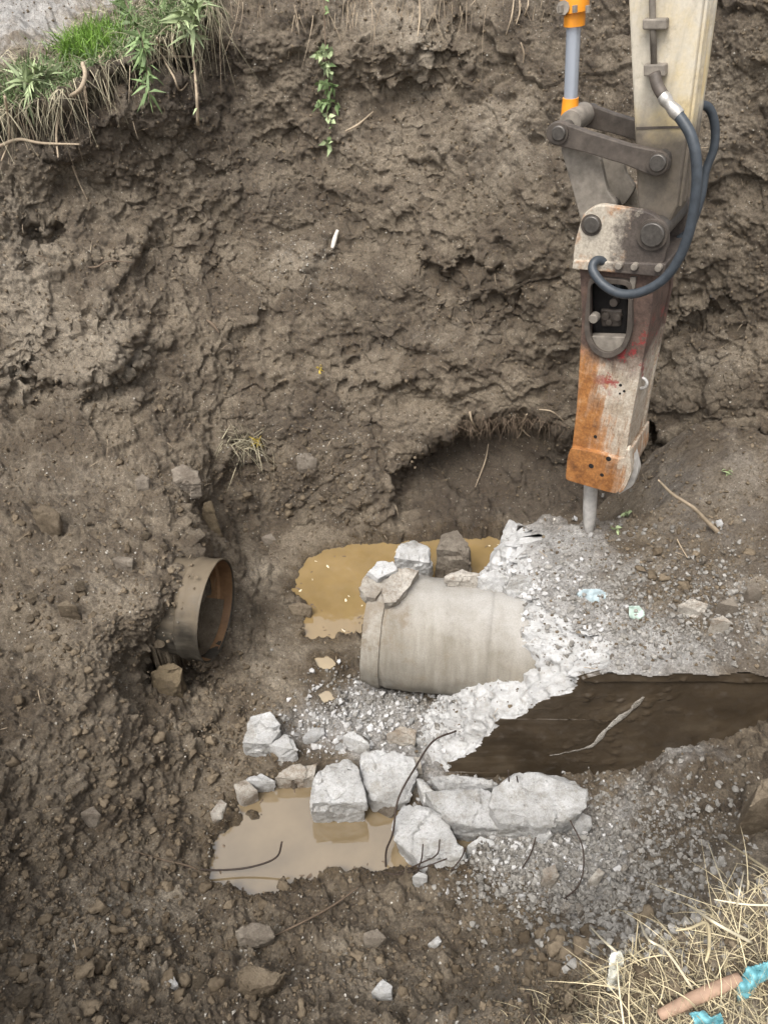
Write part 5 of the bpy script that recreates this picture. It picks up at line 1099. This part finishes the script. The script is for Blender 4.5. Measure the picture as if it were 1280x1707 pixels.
# blades: many thin bent ribbons in one mesh
def blades(name, base, dirs, length, width, m, label, cat, segs=4, droop=0.5, seed=0, kind='stuff'):
    r = np.random.default_rng(seed); n = len(base); length = np.broadcast_to(length, n); width = np.broadcast_to(width, n)
    dirs = dirs / np.linalg.norm(dirs, axis=1)[:, None]; side = np.cross(dirs, r.normal(size=(n, 3))); side /= np.linalg.norm(side, axis=1)[:, None] + 1e-9
    bend = r.normal(size=(n, 3)) * 0.35; V_, F_ = [], []
    dr = np.broadcast_to(droop, n) * r.uniform(0.3, 1.3, n)
    for k in range(segs + 1):
        t = k / segs; c = base + dirs * (length * t)[:, None] + bend * (length * t * t * 0.5)[:, None]; c[:, 2] -= dr * length * t * t
        w_ = (width * (1 - t ** 2 * 0.85) * 0.5)[:, None]; V_ += [c - side * w_, c + side * w_]
    VV_ = np.stack(V_, 1).reshape(-1, 3); b0 = np.arange(n) * (2 * (segs + 1))
    for k in range(segs): F_.append(np.stack([b0 + 2 * k, b0 + 2 * k + 1, b0 + 2 * k + 3, b0 + 2 * k + 2], 1))
    o = link(name, np_mesh(name, VV_, np.vstack(F_)), M[m]); return tag(o, label, cat, None, kind)
rv = np.random.default_rng(5)
RIM = np.array([(-40, 192), (0, 180), (50, 165), (95, 150), (140, 118), (190, 95), (230, 78), (262, 60), (300, 38), (345, 12), (365, -10)], float)
def rim_pts(n, up0, up1, t0=0, t1=1, r=rv):
    t = r.uniform(t0, t1, n); u = np.interp(t * (len(RIM) - 1), np.arange(len(RIM)), RIM[:, 0]); v = np.interp(t * (len(RIM) - 1), np.arange(len(RIM)), RIM[:, 1])
    d = up0 + (up1 - up0) * r.uniform(0, 1, n) ** 1.3; return u - 0.35 * d, v - d
def vecs(n, mean, sp, r=rv): return np.array(mean) + r.normal(size=(n, 3)) * sp
u, v = rim_pts(2600, 0, 80); n = len(u)
blades('dry_grass', surf(u, v), vecs(n, (0.05, -0.5, 0.45), 0.55), rv.uniform(0.08, 0.26, n), 0.005, 'drygrass', 'tangled dry grass over the far rim', 'grass', 4, 0.7, 1)
u, v = rim_pts(420, -8, 6); n = len(u)
blades('dry_grass', surf(u, v, 0.05), vecs(n, (0.05, -0.45, -0.35), 0.4), rv.uniform(0.08, 0.32, n), 0.005, 'drygrass', 'dry grass and fine roots hanging over the rim edge', 'grass', 5, 0.7, 2)
u, v = rim_pts(3600, -2, 55); n = len(u)
blades('green_grass', surf(u, v), vecs(n, (0.1, -0.35, 0.7), 0.45), rv.uniform(0.06, 0.20, n), 0.008, 'leaf', 'sparse green grass growing among the dry stems on the rim', 'grass', 4, 0.5, 3)
n = 1500; u = rv.normal(150, 24, n); v = rv.normal(78, 10, n) - (u - 150) * 0.25
blades('grass_tuft', surf(u, v), vecs(n, (0.1, -0.3, 0.9), 0.35), rv.uniform(0.08, 0.24, n), 0.008, 'green', 'bright green grass tuft on the far rim', 'grass', 4, 0.4, 4, kind='thing')
def leafy(name, path, m, label, cat, nleaf, ll, lw, lift, stem_r=0.006, spread=0.6, seed=0, down=0.0, stem_m='rootdark'):
    """stem with separate leaf blades"""
    q = spline(on(path, lift), 20); e = tag(empty(name, q[-1]), label, cat)
    bm_obj('stem', tube(bmesh.new(), q, [stem_r, stem_r * 0.5], 6), M[stem_m], e, e.location, smooth=True)
    r = np.random.default_rng(seed); bm = bmesh.new()
    for i in range(nleaf):
        t = r.uniform(0, 1); p = q[int(t * 19)]; d = r.normal(size=3) * spread + np.array([0, -0.45, 0.2 - down]); d /= np.linalg.norm(d)
        s_ = np.cross(d, r.normal(size=3)); s_ /= np.linalg.norm(s_) + 1e-9; L_ = ll * r.uniform(0.6, 1.3); W_ = lw * r.uniform(0.7, 1.2); up_ = np.cross(d, s_)
        a = [p, p + d * L_ * 0.35 + s_ * W_ * 0.5, p + d * L_ - np.array([0, 0, 0.25 * L_]), p + d * L_ * 0.35 - s_ * W_ * 0.5, p + d * L_ * 0.45 + up_ * W_ * 0.15]
        vs = [bm.verts.new(V3(x)) for x in a]
        for tri in ((0, 1, 4), (1, 2, 4), (2, 3, 4), (3, 0, 4)): bm.faces.new([vs[j] for j in tri])
    o = bm_obj('leaves', bm, M[m], e, e.location, smooth=True); o['kind'] = 'stuff'
    return e
leafy('weed', [(205, -8), (222, 30), (236, 65), (244, 110), (248, 165)], 'leaf', 'grey-green leafy weed drooping over the rim', 'plant', 130, 0.14, 0.03, 0.22, 0.007, 0.5, 1, 0.5)
leafy('weed', [(200, 0), (215, 25), (228, 48)], 'leaf', 'bushy grey-green weed on the rim above the drooping one', 'plant', 90, 0.16, 0.035, 0.12, 0.007, 0.7, 2, -0.2)
leafy('weed', [(40, 140), (60, 132), (85, 128)], 'paleleaf', 'broad-bladed pale green weed at the rim corner', 'plant', 70, 0.22, 0.028, 0.10, 0.006, 0.6, 3, -0.1)
st = leafy('weed', [(330, 208, 0.10), (328, 160, 0.16), (324, 110, 0.22), (318, 62, 0.25), (312, 20, 0.2)], 'paleleaf', 'tall dead stalk with a pale leafy top hanging below the rim', 'plant', 10, 0.07, 0.018, 0.12, 0.013, 0.5, 4, 0.2, 'root')
leafy('weed', [(318, 66), (324, 40), (330, 8)], 'paleleaf', 'pale leafy tuft crowning the dead stalk', 'plant', 70, 0.18, 0.03, 0.22, 0.008, 0.6, 5, -0.3)
leafy('weed', [(300, 40), (310, 18), (318, -8)], 'paleleaf', 'pale weed leaning next to the leafy tuft', 'plant', 45, 0.17, 0.028, 0.2, 0.006, 0.6, 6, -0.3)
leafy('vine', [(540, -5), (541, 40), (543, 82), (548, 130), (543, 170), (549, 212), (547, 248)], 'leaf', 'bare hanging stem of the wall vine with few leaves', 'vine', 16, 0.06, 0.045, 0.05, 0.005, 0.8, 7, 0.2)
for k_, (vp, nl, m_, lab) in enumerate((([(530, 92), (540, 84), (556, 92)], 26, 'paleleaf', 'topmost leafy clump of the hanging vine'), ([(534, 104), (546, 112), (552, 122)], 20, 'paleleaf', 'second leafy clump of the hanging vine'), ([(530, 140), (548, 138), (556, 146)], 18, 'leaf', 'middle leafy clump of the hanging vine'), ([(530, 178), (545, 168), (564, 174)], 30, 'leaf', 'broad leafy clump low on the hanging vine'), ([(546, 192), (552, 202)], 9, 'paleleaf', 'small clump under the broad one on the vine'), ([(543, 236), (552, 244)], 9, 'paleleaf', 'lowest leaves at the tip of the vine'))):
    leafy('vine_clump', vp, m_, lab, 'vine', nl, 0.06, 0.05, 0.07, 0.003, 0.9, 60 + k_, 0.2)
leafy('sprig', [(530, 620), (533, 612), (538, 606)], 'yellow', 'tiny yellow sprig on the wall foot', 'sprig', 8, 0.05, 0.03, 0.03, 0.003, 0.8, 9)
leafy('sprig', [(1030, 860), (1044, 853), (1052, 850)], 'paleleaf', 'small yellow-green leaves behind the chisel', 'sprig', 9, 0.06, 0.03, 0.03, 0.003, 0.8, 10)
leafy('sprig', [(1015, 880), (1024, 878), (1030, 886)], 'paleleaf', 'tiny green shoot by the chisel tip', 'sprig', 5, 0.05, 0.025, 0.03, 0.003, 0.8, 11)
leafy('sprig', [(1196, 786), (1208, 784), (1218, 783)], 'paleleaf', 'pale green leaf lying on the soil heap', 'sprig', 4, 0.07, 0.03, 0.03, 0.003, 0.5, 12)
n = 170; u = rv.normal(408, 16, n); v = rv.normal(738, 7, n)
blades('grass_tuft', surf(u, v), vecs(n, (-0.1, -0.5, 0.3), 0.7), rv.uniform(0.08, 0.32, n), 0.006, 'drygrass', 'withered grass tuft fallen against the far wall', 'grass', 5, 0.5, 6, kind='thing')
n = 40; u = rv.normal(428, 4, n); v = rv.normal(738, 4, n)
blades('grass_tuft', surf(u, v, 0.03), vecs(n, (0, -0.3, 0.8), 0.5), rv.uniform(0.03, 0.08, n), 0.008, 'yellow', 'small yellow-green tuft beside the withered grass', 'grass', 3, 0.3, 7, kind='thing')
# fine roots hanging from the dark topsoil
n = 260; t = rv.uniform(0, 1, n); u = rv.uniform(-20, 920, n); v = np.where(u < 360, np.interp(u, RIM[:, 0], RIM[:, 1]) + rv.uniform(0, 40, n), rv.uniform(-20, 25, n))
blades('root_hairs', surf(u, v, 0.05), vecs(n, (0, -0.15, -1), 0.25), rv.uniform(0.08, 0.40, n), 0.005, 'root', 'thin roots dangling from the topsoil along the rim', 'roots', 5, 0.3, 8)
n = 240; u = rv.normal(845, 50, n); v = 697 + 0.0012 * (u - 860) ** 2 + rv.normal(0, 6, n)
blades('root_hairs', surf(u, v, 0.03), vecs(n, (0, -0.6, -0.5), 0.5), rv.uniform(0.04, 0.16, n), 0.004, 'rootdark', 'fine roots fringing the ledge over the hollow', 'roots', 4, 0.5, 9)
n = 420; u = rv.uniform(0, 1280, n); v = rv.uniform(150, 1250, n)
blades('straw_litter', surf(u, v, 0.006), vecs(n, (0.1, -0.3, -0.1), 0.8), rv.uniform(0.03, 0.12, n), 0.004, 'root', 'bits of straw and root scattered on the soil', 'litter', 3, 0.2, 10)
# dry grass of the near bank
def bank_pts(n, u0, u1, a, b, r=rv):
    u = r.uniform(u0, u1, n); e = np.interp(u, [830, 1000, 1150, 1280, 1400], [1700, 1620, 1540, 1465, 1410]); return u, e + a + (b - a) * r.uniform(0, 1, n)
u, v = bank_pts(1150, 985, 1330, 10, 260); n = len(u)
blades('dry_grass', surf(u, v), vecs(n, (-0.25, 0.25, 0.45), 0.6), rv.uniform(0.03, 0.13, n), 0.0022, 'straw', 'matted dry straw on the near bank', 'grass', 5, 0.5, 11)
u, v = bank_pts(800, 960, 1330, 5, 260); n = len(u)
blades('dry_grass', surf(u, v), vecs(n, (-0.2, 0.2, 0.3), 0.7), rv.uniform(0.02, 0.09, n), 0.0022, 'drygrass', 'greyish dead thatch under the straw on the near bank', 'grass', 5, 0.5, 14)
u, v = bank_pts(260, 1040, 1330, -15, 220); n = len(u)
blades('dry_grass', surf(u, v, 0.01), vecs(n, (-0.3, 0.1, 0.5), 0.6), rv.uniform(0.08, 0.24, n), 0.003, 'straw', 'longer dry stalks tangled on the near bank', 'grass', 6, 0.6, 12)
u, v = bank_pts(240, 840, 1100, 0, 100); n = len(u)
blades('dry_grass', surf(u, v, 0.005), vecs(n, (-0.3, 0.3, 0.3), 0.7), rv.uniform(0.02, 0.08, n), 0.002, 'straw', 'thin dry roots along the lip of the near bank', 'grass', 5, 0.4, 13)
for p, rd, m, lab in (([(985, 1547, 0.35), (1005, 1568, 0.2), (1032, 1592, 0.03)], [0.004, 0.006], 'strawpale', 'pale straw stalk pointing over the edge of the near bank'), ([(1066, 1536, 0.35), (1080, 1566, 0.25), (1112, 1588, 0.15), (1156, 1652, 0.02)], [0.004, 0.006], 'strawpale', 'crooked pale stalk in the middle of the near bank'), ([(1145, 1508, 0.3), (1190, 1538, 0.2), (1252, 1572, 0.03)], [0.005, 0.0075], 'strawpale', 'thick pale stalk crossing the near bank grass'),
                      ([(1208, 1402, 0.45), (1240, 1424, 0.4), (1290, 1458, 0.3)], [0.004, 0.0065], 'straw', 'yellow stalk above the near bank at the picture edge'), ([(1180, 1405, 0.5), (1196, 1450, 0.4), (1218, 1505, 0.2)], [0.0025, 0.004], 'strawpale', 'thin upright grass stalk at the bank edge'), ([(1240, 1452, 0.35), (1234, 1480, 0.3), (1228, 1512, 0.2)], [0.0025, 0.004], 'strawpale', 'second upright grass stalk behind the thin one'),
                      ([(1126, 1552, 0.2), (1150, 1548, 0.2), (1178, 1540, 0.15), (1182, 1580, 0.05), (1176, 1605, 0.02)], [0.003, 0.006, 0.008, 0.006], 'straw', 'forked yellow root standing on the near bank'), ([(1028, 1600, 0.1), (1032, 1650, 0.1), (1040, 1712, 0.02)], [0.003, 0.005], 'strawpale', 'upright pale stalk next to the white plastic strip'), ([(880, 1660, 0.05), (885, 1685, 0.05), (893, 1712, 0.02)], [0.006, 0.008], 'rootdark', 'dark twig at the bottom edge of the near bank'), ([(1190, 1500, 0.2), (1240, 1508, 0.2), (1290, 1510, 0.15)], [0.003, 0.005], 'strawpale', 'straight pale stalk lying across the bank edge')):
    strand('straw_stalk', p, [x_ * 0.65 for x_ in rd], m, lab, 'stalk')
strand('wooden_stick', [(1098, 1694, 0.03), (1160, 1664, 0.04), (1232, 1632, 0.04)], [0.014, 0.018, 0.019, 0.016], 'root', 'thick pinkish brown stick lying on the near bank', 'stick')
bpy.data.objects['wooden_stick'].data.materials[0] = plain_mat('pinkish_wood', (0.33, 0.22, 0.155), 0.75, 0.3, 0, 0.3, 30)
def scrap(name, outline, m, label, lift=0.03, seed=0, n=34):
    ol = np.array(outline, float); lo, hi = ol.min(0), ol.max(0); r = np.random.default_rng(seed)
    U, V = np.meshgrid(np.linspace(lo[0], hi[0], n), np.linspace(lo[1], hi[1], n)); ins = poly_sd(U.ravel(), V.ravel(), ol) < 2
    b = surf(np.array([ol[:, 0].mean()]), np.array([ol[:, 1].mean()]))[0]; d0 = (b - CAM) @ FW
    q = CAM + ray(U.ravel(), V.ravel()) * (d0 - lift + 0.03 * pnoise(np.stack([U.ravel() / 14, V.ravel() / 14, U.ravel() * 0 + seed], 1), 4))[:, None]
    f = quads(n, n); f = f[ins[f].all(1)]; used = np.unique(f); mp = np.zeros(len(q), int); mp[used] = np.arange(len(used))
    o = link(name, np_mesh(name, q[used] - b, mp[f]), M[m], None, b); s_ = o.modifiers.new('solid', 'SOLIDIFY'); s_.thickness = 0.004; return tag(o, label, 'plastic scrap')
M['blue'] = plain_mat('faded_blue_plastic', (0.13, 0.33, 0.37), 0.45, 0.5, 0, 0.25, 30)
M['whiteplastic'] = plain_mat('dirty_white_plastic', (0.55, 0.54, 0.47), 0.4, 0.5, 0, 0.25, 30)
M['greyblue'] = plain_mat('dusty_grey_blue', (0.33, 0.40, 0.42), 0.7, 0.3, 0, 0.4, 30)
M['greenscrap'] = plain_mat('pale_green_plastic', (0.37, 0.46, 0.40), 0.5, 0.5, 0, 0.3, 30)
scrap('plastic_scrap', [(1230, 1640), (1245, 1615), (1290, 1600), (1290, 1625), (1262, 1640), (1250, 1660), (1228, 1672)], 'blue', 'crumpled blue plastic scrap at the picture edge on the near bank', 0.03, 1)
scrap('plastic_scrap', [(1150, 1690), (1170, 1687), (1185, 1698), (1200, 1690), (1206, 1705), (1185, 1716), (1160, 1708)], 'blue', 'bright blue plastic scrap at the bottom edge of the near bank', 0.03, 2)
scrap('plastic_scrap', [(1018, 1592), (1034, 1586), (1040, 1600), (1030, 1640), (1022, 1652), (1012, 1650)], 'whiteplastic', 'whitish plastic strip in the straw of the near bank', 0.03, 3)
scrap('plastic_scrap', [(1048, 1012), (1064, 1010), (1074, 1024), (1062, 1034), (1050, 1028)], 'greenscrap', 'pale green plastic scrap in the dust on the block', 0.02, 4, 26)
scrap('plastic_scrap', [(962, 990), (975, 982), (1000, 984), (1016, 992), (1000, 1002), (975, 1004)], 'greyblue', 'torn bluish sheet in the white dust on the block', 0.015, 5, 30)

# scum and bits floating on the puddles
def floats(key, n, pad, seed, label, m):
    zw, wp = PUDW[key]; r = np.random.default_rng(seed); lo, hi = wp.min(0), wp.max(0); V_, F_, off = [], [], 0
    while len(V_) < n:
        x, y = r.uniform(lo[0], hi[0]), r.uniform(lo[1], hi[1])
        if not (-pad[1] < poly_sd(np.array([x]), np.array([y]), wp)[0] < -pad[0]): continue
        lv, lf = LUMPS[r.integers(len(LUMPS))]; q = lv * np.array([r.uniform(0.006, 0.03), r.uniform(0.004, 0.014), 0.004]); a = r.uniform(0, 6.28)
        q = np.stack([q[:, 0] * math.cos(a) - q[:, 1] * math.sin(a), q[:, 0] * math.sin(a) + q[:, 1] * math.cos(a), q[:, 2]], 1); V_.append(q + np.array([x, y, zw + 0.001])); F_.append(lf + off); off += len(lv)
    tag(link('floating_scum', np_mesh('floating_scum', np.vstack(V_), np.vstack(F_), False), M[m]), label, 'scum', None, 'stuff')
floats('far', 24, (0.02, 0.30), 31, 'bits of foam and debris floating on the ochre puddle', 'strawpale')
floats('far', 40, (0.0, 0.12), 32, 'dark crumbs at the shore of the ochre puddle', 'rootdark')
floats('near', 45, (0.0, 0.07), 33, 'crumbs floating at the shore of the beige puddle', 'rootdark')
